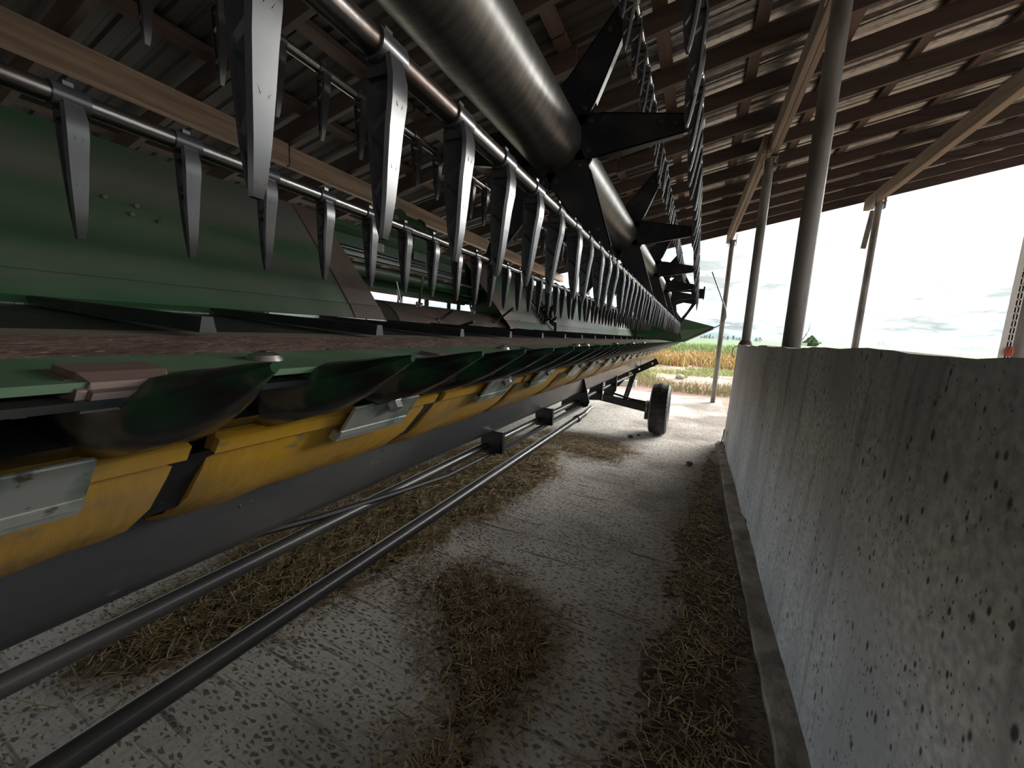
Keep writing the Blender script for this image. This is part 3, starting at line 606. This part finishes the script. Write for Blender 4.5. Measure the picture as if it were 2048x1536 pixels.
hb('upper_pipe', MB().tube([(-.735, YA, H - .470), (-.735, 2.0, H - .470), (-.75, 5.5, H - .50)], .0155, 14), M['pipe'], smooth=True)
tb = hb('tow_pole', MB().tube([(-.655, YA, H - .565), (-.655, 2.66, H - .545)], .0185, 16), M['pipe'], smooth=True, label='long dark grey tow pole slung lowest')
hb('pole_collar', MB().tube([(-.655, 2.45, H - .547), (-.655, 2.50, H - .5465)], .024, 16), M['black'], tb, smooth=True)
hb('pole_tip', MB().tube([(-.655, 2.66, H - .545), (-.65, 2.72, H - .53), (-.645, 2.80, H - .52)], [.0185, .015, .013], 12), M['steel'], tb, smooth=True)
hb('hydraulic_hose', MB().tube([(-.84, .05, H - .405), (-.79, .38, H - .43), (-.75, .60, H - .452), (-.715, .80, H - .462), (-.70, 1.05, H - .485), (-.70, 1.37, H - .492), (-.70, 1.6, H - .50), (-.69, 1.97, H - .495), (-.68, 2.5, H - .50), (-.68, 2.75, H - .50)], .008, 8), M['rubber'], smooth=True)
hb('lower_bar', MB().box(-.70, -.685, 1.37, 2.72, H - .502, H - .485), M['pipe'])
# transport wheel
WC = Vector((-.37, 5.68, .35)); wr = .35
lat = [(-.085, .20), (-.105, .225), (-.118, .27), (-.112, .31), (-.095, .338), (-.06, .347), (-.02, .35), (.02, .35), (.06, .347), (.095, .338), (.112, .31), (.118, .27), (.105, .225), (.085, .20)]
rows = []; n = 96
for k in range(n):
    a = 2 * math.pi * k / n; row = []
    for j, (x, r_) in enumerate(lat):
        rr = r_
        if 3 <= j <= 10: rr -= .011 * (((k + (j % 2) * 1) % 3) == 0) + (.011 if j in (5, 8) else 0)
        row.append((WC.x + x, WC.y + rr * math.cos(a), WC.z + rr * math.sin(a)))
    rows.append(row)
rows.append(rows[0])
ty = hb('transport_tyre', MB().loft(rows, cap=False, closed=False), M['tyre'], smooth=True)
def disc(prof_, nn=32): return [[(WC.x + x, WC.y + r_ * math.cos(2 * math.pi * k / nn), WC.z + r_ * math.sin(2 * math.pi * k / nn)) for x, r_ in prof_] for k in range(nn + 1)]
hb('wheel_rim', MB().loft(disc([(.088, .215), (.078, .195), (.05, .18), (.045, .09), (.075, .06), (.075, .0)]), cap=False, closed=False).loft(disc([(-.088, .215), (-.078, .195), (-.04, .18), (-.03, .05), (-.06, .0)]), cap=False, closed=False), M['rim'], ty, smooth=True)
ax = hb('wheel_arm', MB().loft([[(-1.35, 5.60, .48), (-1.35, 5.68, .48), (-1.35, 5.68, .40), (-1.35, 5.60, .40)], [(-.52, 5.60, .415), (-.52, 5.68, .415), (-.52, 5.68, .29), (-.52, 5.60, .29)]])
   .box(-.55, -.50, 5.58, 5.72, .20, .44), M['black'])
hb('arm_rail', MB().tube([(-1.30, 5.57, .49), (-.53, 5.58, .385)], .012, 8).tube([(-1.15, 5.62, .53), (-.75, 5.62, .445), (-.53, 5.62, .425)], .014, 8), M['pipe'], ax)
hb('hub_plate', MB().box(-.545, -.525, 5.57, 5.60, .30, .43), M['clip'], ax)
hb('axle_stub', MB().tube([(-.56, 5.66, .35), (-.30, 5.68, .35)], .03, 12), M['pipe'], ax, smooth=True)
pb = MB()
a = Vector((-.985, 5.6, H - .605)); b = Vector((-.45, 5.6, H - .30)); dv_ = (b - a).normalized(); up_ = Vector((0, 1, 0)).cross(dv_)
if up_.z < 0: up_ = -up_
rail = []; holes = [.10, .16, .33, .38, .58, .88]
hw = .042
pb.prism([a - up_ * hw, b - up_ * hw, b - up_ * (hw * .25), a - up_ * (hw * .25)], (0, 1, 0), .012); pb.prism([a + up_ * (hw * .25), b + up_ * (hw * .25), b + up_ * hw, a + up_ * hw], (0, 1, 0), .012)
t0 = 0.0
for hf in holes + [1.0]:
    e = hf - .018 if hf < 1 else 1.0
    p, q = a + (b - a) * t0, a + (b - a) * e; pb.prism([p - up_ * (hw * .26), q - up_ * (hw * .26), q + up_ * (hw * .26), p + up_ * (hw * .26)], (0, 1, 0), .012); t0 = hf + .018
ib = hb('index_bar', pb, M['black'], label='black bar with a row of holes')
st_ = MB(); a2 = Vector((-.745, 5.62, H - .50)); b2 = Vector((-.83, 5.62, H - .875))
st_.loft([[a2 + Vector((-.035, 0, 0)), a2 + Vector((.035, 0, 0)), a2 + Vector((.035, .03, 0)), a2 + Vector((-.035, .03, 0))], [b2 + Vector((-.035, 0, 0)), b2 + Vector((.03, 0, 0)), b2 + Vector((.03, .03, 0)), b2 + Vector((-.035, .03, 0))]])
sto = hb('index_strut', st_, M['black'])
q = MB()
for s in (.55, .65, .75, .85): p = a2 + (b2 - a2) * s; q.tube([p + Vector((0, -.002, 0)), p + Vector((0, .0, 0))], .008, 8)
hb('strut_hole', q, M['steel'], sto); q = MB().tube([b2 + Vector((0, -.01, .0)), b2 + Vector((0, .05, .0))], .02, 12); hb('strut_bolt', q, M['pipe'], sto)
hb('beam_bracket', MB().prism([(-.95, 5.0, H - .38), (-.72, 5.0, H - .38), (-.72, 5.0, H - .47), (-.83, 5.0, H - .62), (-1.0, 5.0, H - .62)], (0, 1, 0), .012).prism([(-1.2, 5.9, .40), (-1.05, 5.9, .40), (-.90, 5.9, .92), (-1.1, 5.9, .95)], (0, 1, 0), .02), M['black'])

# ------------------------------------------------------------------ pickup reel
RC = (-.626, .780); RR = .545; BA = {k: 105.6 * 0 for k in 'ABC'}
BATS = []
for k in range(6):
    an = math.radians(59.5 + 60 * k); BATS.append((RC[0] + RR * math.cos(an), RC[1] + RR * math.sin(an)))
PH = {0: 0.079, 1: 0.03, 2: 0.06, 3: 0.144, 4: 0.076, 5: 0.011}
rt = hb('reel_tube', MB().tube([(RC[0], y, H + RC[1]) for y in (-1.2, 0.9, 3.22, 6.0, 8.72)], .121, 48), M['tube'], smooth=True)
def finger_mesh():
    # I-section tine: bright front flange, thin web, rear flange; S-shaped in the x-z plane
    zs = [-.012, -.032, -.055, -.085, -.12, -.16, -.192, -.205]
    fr = [.0185, .0235, .0235, .0195, .0165, .0130, .0085, .0050]
    bk = [-.0190, -.0185, -.0175, -.0160, -.0135, -.0100, -.0050, -.0010]
    wd = [.0140, .0158, .0155, .0142, .0125, .0100, .0076, .0056]
    mb = MB()
    mb.loft([[(f - .005, -w_, z), (f, -w_ * .8, z), (f, w_ * .8, z), (f - .005, w_, z)] for f, w_, z in zip(fr, wd, zs)])
    mb.loft([[(b_, -w_ * .6, z), (b_ + .004, -w_ * .6, z), (b_ + .004, w_ * .6, z), (b_, w_ * .6, z)] for b_, w_, z in zip(bk, wd, zs)])
    mb.loft([[(b_ + .002, -.0035, z), (f - .003, -.0035, z), (f - .003, .0035, z), (b_ + .002, .0035, z)] for f, b_, z in zip(fr, bk, zs)])
    for i in range(1, 6):                         # truss ribs on the web
        za, zc = zs[i], zs[i + 1]
        for s in (-1, 1):
            x0, x1 = (bk[i], fr[i + 1]) if i % 2 else (fr[i], bk[i + 1])
            mb.add([(x0, s * .0035, za), (x0, s * .0065, za), (x0, s * .0035, za - .006), (x1, s * .0035, zc + .004), (x1, s * .0065, zc + .004), (x1, s * .0035, zc - .002)], [(0, 1, 4, 3), (1, 2, 5, 4)])
    return mb
def clip_mesh():
    mb = MB().tube([(0, -.021, 0), (0, .021, 0)], .0185, 16)
    mb.loft([[(-.016, -.011, -.008), (.017, -.011, -.008), (.017, .011, -.008), (-.016, .011, -.008)], [(-.018, -.011, -.03), (.020, -.011, -.03), (.020, .011, -.03), (-.018, .011, -.03)]])
    mb.box(-.012, .006, -.006, .006, .016, .0235)
    return mb
fmesh = finger_mesh(); cmesh = clip_mesh(); fmesh.add(cmesh.v, cmesh.f)
f0 = build('reel_finger', fmesh, M['finger'], None, smooth=True); fme = f0.data; bpy.data.objects.remove(f0)
co_f = np.array([v.co[:] for v in fme.vertices]); far_V = []; far_F = []
fpoly = [tuple(p.vertices) for p in fme.polygons]; cnt = 0
bat_len = {0: (-1.2, 8.6), 1: (-1.2, 8.6), 2: (-1.2, 8.6), 3: (-1.2, 8.7), 4: (-1.2, 8.7), 5: (-1.2, 8.7)}
stuffV = []; stuffF = []
for k, (bx_, bz) in enumerate(BATS):
    y0, y1 = bat_len[k]
    q = MB().tube([(bx_, y0, H + bz), (bx_, 3.0, H + bz), (bx_, 6.0, H + bz), (bx_, y1, H + bz)], .0155, 18)
    bt = hb('reel_bat', q, M['bat'], smooth=True)
    y = PH[k] - .153 * 3
    while y < y1 - .03:
        jz = random.uniform(-.06, .06)
        near = (y < 7.2) if k in (3, 4, 5, 0) else (k == 2 and 0.4 < y < 4.5)
        if y > -.1 and near and cnt < 270:
            o = bpy.data.objects.new('reel_finger', fme); o.parent = bt; o.location = (bx_ - HO.x, y - HO.y, H + bz); o.rotation_euler = (0, jz * (1 if y > .6 else .15), random.uniform(-.05, .05)); C.objects.link(o); cnt += 1
        else:
            o_ = len(stuffV); stuffV += [(v[0] + bx_ - HO.x, v[1] + y - HO.y, v[2] + H + bz) for v in co_f]; stuffF += [tuple(i + o_ for i in p) for p in fpoly]
        y += .153
sm_ = MB(); sm_.v = stuffV; sm_.f = stuffF
build('reel_finger', sm_, M['finger'], HD, smooth=True, kind='stuff')
# spiders
KEEP = {}
def spider(y, last=False):
    n = 40; pl = [(RC[0] + .187 * math.cos(2 * math.pi * i / n), y, H + RC[1] + .187 * math.sin(2 * math.pi * i / n)) for i in range(n)]
    s_ = hb('spider_plate', MB().prism(pl, (0, 1, 0), .008), M['black'])
    for k, (bx_, bz) in enumerate(BATS):
        d = Vector((bx_ - RC[0], 0, bz - RC[1])).normalized(); p = Vector((-d.z, 0, d.x)); c = Vector((RC[0], y - .012, H + RC[1]))
        q = MB().prism([c + d * .10 + p * .085, c + d * .19 + p * .082, c + d * .50 + p * .030, c + d * .552 + p * .024, c + d * .552 - p * .024, c + d * .50 - p * .036, c + d * .19 - p * .082, c + d * .10 - p * .085], (0, 1, 0), .006)
        q.prism([c + d * .19 - p * .082, c + d * .50 - p * .036, c + d * .50 - p * .036 + Vector((0, .03, 0)), c + d * .19 - p * .082 + Vector((0, .03, 0))], p, .005)
        q.prism([c + d * .19 + p * .078, c + d * .50 + p * .027, c + d * .50 + p * .027 + Vector((0, .022, 0)), c + d * .19 + p * .078 + Vector((0, .022, 0))], p, .005)
        hb('spider_arm', q, M['black'], s_)
        for (u, v_) in ((.155, .055), (.155, -.055), (.47, 0), (.42, .012)):
            b_ = c + d * u + p * v_ - HO
            if 'bolt' not in KEEP: KEEP['bolt'] = build('arm_bolt', MB().tube([(0, -.007, 0), (0, 0, 0)], .0085, 8), M['pipe'], s_)
            else: KEEP['bolt'] = copies(KEEP['bolt'], s_, b_)
            KEEP['bolt'].location = b_
        hb('bat_bearing', MB().tube([c + d * .545 + Vector((0, -.014, 0)), c + d * .545 + Vector((0, .04, 0))], .023, 14), M['pipe'], s_)
for y in (.02, 1.65, 3.22, 4.88, 6.45, 7.9): spider(y)
# far end shield of the reel: ring plate with cut-outs between spokes
es = MB(); yy = 8.66
es.prism([(RC[0] + .20 * math.cos(2 * math.pi * i / 36), yy, H + RC[1] + .20 * math.sin(2 * math.pi * i / 36)) for i in range(36)], (0, 1, 0), .008)
for k in range(6):
    a0, a1 = math.radians(59.5 + 60 * k), math.radians(119.5 + 60 * k); P0 = Vector((RC[0] + .56 * math.cos(a0), yy, H + RC[1] + .56 * math.sin(a0))); P1 = Vector((RC[0] + .56 * math.cos(a1), yy, H + RC[1] + .56 * math.sin(a1))); cc = Vector((RC[0], yy, H + RC[1]))
    es.prism([P0, P1, cc + (P1 - cc) * .86, cc + ((P0 + P1) / 2 - cc) * .90, cc + (P0 - cc) * .86], (0, 1, 0), .008)
for k in range(6):
    an = math.radians(59.5 + 60 * k); d = Vector((math.cos(an), 0, math.sin(an))); p = Vector((-d.z, 0, d.x)); c = Vector((RC[0], yy - .001, H + RC[1]))
    es.prism([c + d * .15 + p * .10, c + d * .30 + p * .05, c + d * .50 + p * .08, c + d * .50 - p * .08, c + d * .30 - p * .05, c + d * .15 - p * .10], (0, 1, 0), .008)
hb('reel_end_shield', es, M['black'])
hb('reel_drive_bracket', MB().box(-.20, .02, 8.50, 8.56, H + .80, H + .98).box(.0, .03, 8.3, 8.56, H + .78, H + 1.0).box(-.75, -.10, 8.60, 8.64, H + .93, H + .97), M['black'])

# ------------------------------------------------------------------ loose straw, clods and small things
def strawstuff(label, poly, n, lmin, lmax, mound, hmax, mm='muck', name='straw_litter', wid=(.0010, .0024)):
    poly = np.array(poly); mn, mxp = poly.min(0), poly.max(0)
    def inside(P):
        c = np.zeros(len(P), bool); j = len(poly) - 1
        for i in range(len(poly)):
            xi, yi = poly[i]; xj, yj = poly[j]
            c ^= ((yi > P[:, 1]) != (yj > P[:, 1])) & (P[:, 0] < (xj - xi) * (P[:, 1] - yi) / (yj - yi + 1e-9) + xi); j = i
        return c
    def edge(P):
        d = np.full(len(P), 9.0); m_ = len(poly)
        for i in range(m_):
            a = poly[i]; b = poly[(i + 1) % m_]; ab = b - a; tt = np.clip(((P - a) @ ab) / (ab @ ab), 0, 1); d = np.minimum(d, np.linalg.norm(P - (a + tt[:, None] * ab), axis=1))
        return d
    def fld(P): return .5 + .25 * np.sin(P[:, 0] * 9.1 + 1.3 * np.sin(P[:, 1] * 5.3)) + .25 * np.sin(P[:, 1] * 11.7 + 1.7 * np.sin(P[:, 0] * 7.9 + 2))
    def hgt(P):
        e = edge(P); s = np.where(inside(P), e, -e); return hmax * (np.clip((s + .03) / .22, 0, 1)) * (.35 + .65 * fld(P)) * (.8 + .4 * np.sin(P[:, 0] * 43) * np.sin(P[:, 1] * 37))
    V = []; F = []
    root = None
    # mound under the straw
    st = mound; gx = np.arange(mn[0] - .06, mxp[0] + .06, st); gy = np.arange(mn[1] - .06, mxp[1] + .06, st)
    X, Y_ = np.meshgrid(gx, gy, indexing='ij'); P = np.stack([X.ravel(), Y_.ravel()], 1)
    Z = hgt(P) + (edge(P) < 9) * 0; s = np.where(inside(P), edge(P), -edge(P)) + .16 * (fld(P) - .5) + .09 * np.sin(P[:, 0] * 61 + 2 * np.sin(P[:, 1] * 47)) * np.sin(P[:, 1] * 53); s -= .05; Z = np.where(s > 0, Z * np.clip(s / .1, 0, 1) + RNG.uniform(0, .006, len(P)) * (Z > .001), -.004)
    VV = np.column_stack([P, Z]); ny = len(gy); idx = np.arange(len(P)).reshape(len(gx), ny)
    q = np.stack([idx[:-1, :-1].ravel(), idx[1:, :-1].ravel(), idx[1:, 1:].ravel(), idx[:-1, 1:].ravel()], 1); keep = (VV[q, 2] > -.003).any(1); q = q[keep]
    root = arrays(name, VV, q, M[mm]); tag(root, label, 'straw', kind='stuff')
    # the blades themselves
    Pn = (mn - .2) + (mxp - mn + .4) * RNG.random((n * 5, 2)); e = edge(Pn); ok = inside(Pn) & (RNG.random(len(Pn)) < np.clip(e / .12, .25, 1) * (.25 + .75 * fld(Pn))); 
    out = (~inside(Pn)) & (RNG.random(len(Pn)) < .16 * np.exp(-e / .06)) * (e < .12); ok = (ok | out) & (Pn[:, 0] < .33); Pn = Pn[ok][:n]; n = len(Pn)
    th = RNG.random(n) * 6.283; ln = lmin + (lmax - lmin) * RNG.random(n) ** 2.6; wdt = wid[0] + (wid[1] - wid[0]) * RNG.random(n)
    d = np.column_stack([np.cos(th), np.sin(th)]); nrm = np.column_stack([-d[:, 1], d[:, 0]]); z = np.maximum(hgt(Pn), 0) + .002 + RNG.random(n) * .010; tilt = RNG.normal(0, .12, n); bend = RNG.normal(0, .18, n)
    rows = []
    for s in (-.5, 0., .5):
        c = Pn + d * (ln * s)[:, None] + nrm * (bend * ln * (s * s))[:, None]; zz = np.maximum(z + tilt * ln * s + .02 * ln * (1 - 4 * s * s), .002)
        rows.append(np.column_stack([c - nrm * wdt[:, None], zz])); rows.append(np.column_stack([c, zz + wdt * .9])); rows.append(np.column_stack([c + nrm * wdt[:, None], zz]))
    V = np.stack(rows, 1).reshape(-1, 3); o = (np.arange(n) * 9)[:, None]
    F = np.concatenate([o + np.array([a]) for a in ((0, 1, 4, 3), (1, 2, 5, 4), (3, 4, 7, 6), (4, 5, 8, 7))])
    arrays('straw_stalks', V, F, M['straw'], root, kind='stuff')
    return root
strawstuff('long golden straw drift lying on the floor under the header', [(-1.95, .45), (-1.62, .62), (-1.42, 1.15), (-1.30, 1.75), (-1.16, 2.6), (-1.05, 3.3), (-1.3, 4.2), (-1.9, 4.4), (-2.3, 3.6), (-2.3, 1.6), (-2.15, .8)], 26000, .02, .16, .035, .03, mm='muckgold')
strawstuff('brown straw heap in the middle of the bare floor', [(-1.22, 1.6), (-.96, 1.84), (-.72, 1.74), (-.45, 1.62), (-.40, 1.40), (-.44, 1.14), (-.52, .95), (-.42, .70), (-.62, .60), (-.72, .85), (-.68, 1.08), (-.88, 1.22), (-1.12, 1.40)], 13000, .010, .09, .02, .032)
strawstuff('dark trodden straw and muck along the kerb of the concrete wall', [(.33, -.4), (.335, .4), (.335, 1.4), (.33, 3.2), (.33, 5.3), (.26, 5.3), (.16, 4.2), (.02, 3.3), (-.02, 2.5), (-.06, 1.6), (-.14, 1.0), (-.2, .3), (-.1, -.4)], 7000, .015, .11, .025, .016, mm='muckdark')
strawstuff('thin scattered straw patch on the floor before the wheel', [(-1.6, 4.4), (-.95, 3.95), (-.62, 4.05), (-.50, 4.55), (-.80, 4.95), (-1.3, 5.0), (-1.8, 4.9)], 6500, .02, .14, .05, .012)
def clod(label, x, y, r):
    mb = MB(); rings = []
    for i in range(7):
        a = math.pi * (i / 6.0); rings.append([(r * math.sin(a) * math.cos(b) * random.uniform(.8, 1.15) + 1e-4 * math.cos(b), r * math.sin(a) * math.sin(b) * random.uniform(.8, 1.15) + 1e-4 * math.sin(b), r * .6 * (1 - math.cos(a)) * .95) for b in np.linspace(0, 6.283, 10)[:-1]])
    o = build('dirt_clod', mb.loft(rings), M['muckdark'], smooth=True); o.location = (x, y, -.003); tag(o, label, 'clod')
clod('larger dark clod on the floor left of the wheel foot', -.66, 5.22, .035); clod('small dark clod close to the wheel foot, left one', -.58, 5.40, .022)
clod('dark clod on the floor near the far end of the wall kerb', .06, 4.45, .036); clod('dark clod in the straw heap nearest the camera', -.46, 1.13, .020)
def rod(label, a, b, r=.006):
    o = build('iron_rod', MB().tube([a, ((a[0] + b[0]) / 2 + .006, (a[1] + b[1]) / 2, (a[2] + b[2]) / 2), b], r, 7), M['rust'], smooth=True); tag(o, label, 'rod')
rod('thin dark rod leaning on the far wall foot, left of the pair', (.40, 5.50, .028), (.433, 5.68, .19)); rod('thin dark rod standing upright against the far wall face', (.432, 5.30, .028), (.440, 5.30, .24))
wl = build('wire_loop', MB().tube([(.56, 5.735, 1.27), (.50, 5.76, 1.275), (.44, 5.78, 1.25), (.415, 5.78, 1.20), (.42, 5.77, 1.14), (.445, 5.745, 1.11)], .005, 6), M['rust'], smooth=True); tag(wl, 'rusty wire loop hanging off the far end of the wall', 'wire')

# ------------------------------------------------------------------ land beyond the slab
def blades(name, label, x0, x1, y0, y1, n, h0, h1, wd, m, gz, clump=None, cat='weeds'):
    P = np.column_stack([RNG.uniform(x0, x1, n), RNG.uniform(y0, y1, n)])
    fd = .5 + .25 * np.sin(P[:, 0] * 1.9 + 1.3 * np.sin(P[:, 1] * .8)) + .25 * np.sin(P[:, 1] * 1.3 + 2 * np.sin(P[:, 0] * .9))
    if clump: P = P[fd > clump]; fd = fd[fd > clump]
    n = len(P); h = (h0 + (h1 - h0) * RNG.random(n)) * (.5 + .6 * fd); a = RNG.random(n) * 6.283; ld = RNG.random(n) * 6.283; ln = h * RNG.uniform(.1, 1.0, n)
    wv = np.column_stack([np.cos(a), np.sin(a)]) * wd; le = np.column_stack([np.cos(ld), np.sin(ld)]) * ln[:, None]; z = np.full(n, gz)
    rows = [np.column_stack([P - wv, z]), np.column_stack([P + wv, z]), np.column_stack([P + le * .4 + wv * .9, z + h * .6]), np.column_stack([P + le * .4 - wv * .9, z + h * .6]), np.column_stack([P + le, z + h])]
    V = np.stack(rows, 1).reshape(-1, 3); o = (np.arange(n) * 5)[:, None]
    F = np.concatenate([o + np.array([[0, 1, 2]]), o + np.array([[0, 2, 3]]), o + np.array([[3, 2, 4]])])
    return tag(arrays(name, V, F, M[m]), label, cat, kind='stuff')
blades('dry_grass', 'pale dry grass fringe at the edge of the slab', -7, 9, 11.05, 13.0, 15000, .05, .42, .006, 'drygrass', -.08, .42, 'grass')
blades('green_grass', 'fresh green grass tuft behind the wheel', -3.6, -.2, 13.4, 15.6, 6000, .12, .55, .009, 'grass', -.08, .5, 'grass')
blades('green_grass', 'bright green grass strip crossing the bare soil', -9, 12, 16.5, 20.5, 16000, .06, .24, .014, 'grass', -.08, .38, 'grass')
blades('orange_weeds', 'broad band of rusty orange dry weeds', -16, 26, 21.8, 35.0, 70000, .10, .80, .032, 'weedo', -.08, .22)
blades('green_weeds', 'light green weeds behind the orange band', -22, 40, 36.6, 60.5, 60000, .4, 1.25, .045, 'weedg', -.08, .15)
def rock(label, x, y, r):
    mb = MB(); rings = []
    for i in range(8):
        a = math.pi * i / 7; rings.append([((r * math.sin(a) + 1e-4) * math.cos(b) * random.uniform(.82, 1.12), (r * math.sin(a) + 1e-4) * math.sin(b) * random.uniform(.82, 1.12), r * .75 * (1 - math.cos(a)) * random.uniform(.92, 1.05)) for b in np.linspace(0, 6.283, 11)[:-1]])
    o = build('field_stone', mb.loft(rings), M['stone']); o.location = (x, y, -.12); tag(o, label, 'stone')
rock('larger pale stone on the bare soil beyond the wheel', -.42, 14.9, .16); rock('small pale stone left of the larger stone', -.95, 14.6, .07)
tm = thing('trailer_tongue', 'pale weathered trailer tongue lying behind the wheel arm', 'tongue', (-1.75, 10.6, -.06))
build('timber', MB().loft([[(-.75, 0, .02), (-.75, .16, .02), (-.75, .16, .14), (-.75, 0, .14)], [(.45, -.25, .10), (.45, -.1, .10), (.45, -.1, .27), (.45, -.25, .27)]]), M['white'], tm)
build('hitch', MB().loft([[(.05, -.22, .30), (.05, -.12, .30), (.05, -.12, .36), (.05, -.22, .36)], [(.42, -.24, .33), (.42, -.14, .33), (.42, -.14, .42), (.42, -.24, .42)]]).box(.3, .36, -.22, -.16, .08, .34), M['black'], tm)
def tree(label, x, y, gz, h, w_, n=420, group=None):
    t = thing('tree', label, 'tree', (x, y, gz), group)
    build('trunk', MB().tube([(0, 0, -.3), (0, 0, h * .35), (.05 * w_, 0, h * .7)], [h * .03, h * .022, h * .008], 8), M['oldwood'], t)
    V = []; F = []
    for i in range(n):
        u = random.random(); z = h * (.12 + .88 * random.random()); rr = w_ * .5 * (1 - abs(z / h - .42) / .62) * math.sqrt(u); a = random.uniform(0, 6.28)
        c = Vector((rr * math.cos(a), rr * math.sin(a), z)); s = h * .06 * random.uniform(.6, 1.5); d1 = Vector((random.gauss(0, 1), random.gauss(0, 1), random.gauss(0, 1))).normalized() * s; d2 = d1.cross(Vector((random.gauss(0, 1), random.gauss(0, 1), random.gauss(0, 1)))).normalized() * s
        o = len(V); V += [c - d1 - d2 * .5, c + d1 - d2 * .5, c + d1 * .4 + d2, c - d1 * .4 + d2]; F.append((o, o + 1, o + 2, o + 3))
    arrays('foliage', V, F, M['leaf'], t, kind='stuff'); return t
def at(px, py, Y):
    c = ((px - 1024) / 790, -(py - 768) / 790, -1.0); d = [sum(R[i][j] * c[j] for j in range(3)) for i in range(3)]; s = Y / d[1]; return (d[0] * s, Y, H + d[2] * s)
p = at(1621, 694, 260); tree('broad green tree seen just above the wall, right of the thick post', p[0], 260, p[2] - .4, 6.2, 8.2, 900)
for i, px in enumerate((1402, 1408, 1413, 1419, 1425, 1447, 1455, 1466, 1473, 1479, 1512, 1519)):
    Y_ = 420 + 9 * (i % 3); p = at(px, 676 + (px - 1400) * .062, Y_); tree('tiny dark tree in the row along the far edge of the green field', p[0], Y_, p[2] - .3, 2.6 + (i % 4) * .6, 2.8 + (i % 3), 120, 'trees along the far field edge')
p = at(1605, 692, 255); fh = thing('farm_shed', 'tiny low pale shed left of the broad tree', 'shed', (p[0], 255, p[2] - .3))
build('shed_wall', MB().box(-1.6, 1.6, -1, 1, 0, 1.1), M['white'], fh); build('shed_roof', MB().prism([(-1.8, -1.2, 1.1), (1.8, -1.2, 1.1), (1.8, 0, 1.9), (-1.8, 0, 1.9)], (0, .3, 1), .05).prism([(-1.8, 1.2, 1.1), (1.8, 1.2, 1.1), (1.8, 0, 1.9), (-1.8, 0, 1.9)], (0, -.3, 1), .05), M['post'], fh)
p = at(1598, 689, 35.8); q = at(1621, 646, 35.8); q2 = at(1617, 662, 35.8); q3 = at(1607, 676, 35.8)
br = build('dead_branch', MB().tube([Vector(p) - Vector((0.1, 0, 1.3)), p, q3, q2, q], [.05, .045, .03, .02, .008], 6).tube([q3, at(1616, 666, 35.8)], [.02, .006], 5), M['oldwood'], smooth=True); tag(br, 'bare thin leaning branch just right of the thick post foot', 'branch')
# hills: ridges with real depth
def ridge(name, m, Y, pts, depth, base_z):
    xs = [at(px, py, Y) for px, py in pts]; rows = []
    for j in range(9):
        s = j / 8.0; f = math.sin(math.pi * min(1, s * 1.0)) ** .8 if 0 < s < 1 else 0
        rows.append([(x * (1 + (s - .5) * depth / Y), Y + (s - .5) * depth, base_z + (z - base_z) * f * (1 + .06 * math.sin(x * .03 + j * 1.7))) for x, _, z in xs])
    build(name, MB().loft(rows, cap=False, closed=False), m, smooth=True, kind='structure')
def dense(pts, k=8, amp=.8):
    out = []
    for (a, b), (c, d) in zip(pts[:-1], pts[1:]):
        for i in range(k): u = i / k; out.append((a + (c - a) * u, b + (d - b) * u + random.uniform(-amp, amp) * (0 < i)))
    return out + [pts[-1]]
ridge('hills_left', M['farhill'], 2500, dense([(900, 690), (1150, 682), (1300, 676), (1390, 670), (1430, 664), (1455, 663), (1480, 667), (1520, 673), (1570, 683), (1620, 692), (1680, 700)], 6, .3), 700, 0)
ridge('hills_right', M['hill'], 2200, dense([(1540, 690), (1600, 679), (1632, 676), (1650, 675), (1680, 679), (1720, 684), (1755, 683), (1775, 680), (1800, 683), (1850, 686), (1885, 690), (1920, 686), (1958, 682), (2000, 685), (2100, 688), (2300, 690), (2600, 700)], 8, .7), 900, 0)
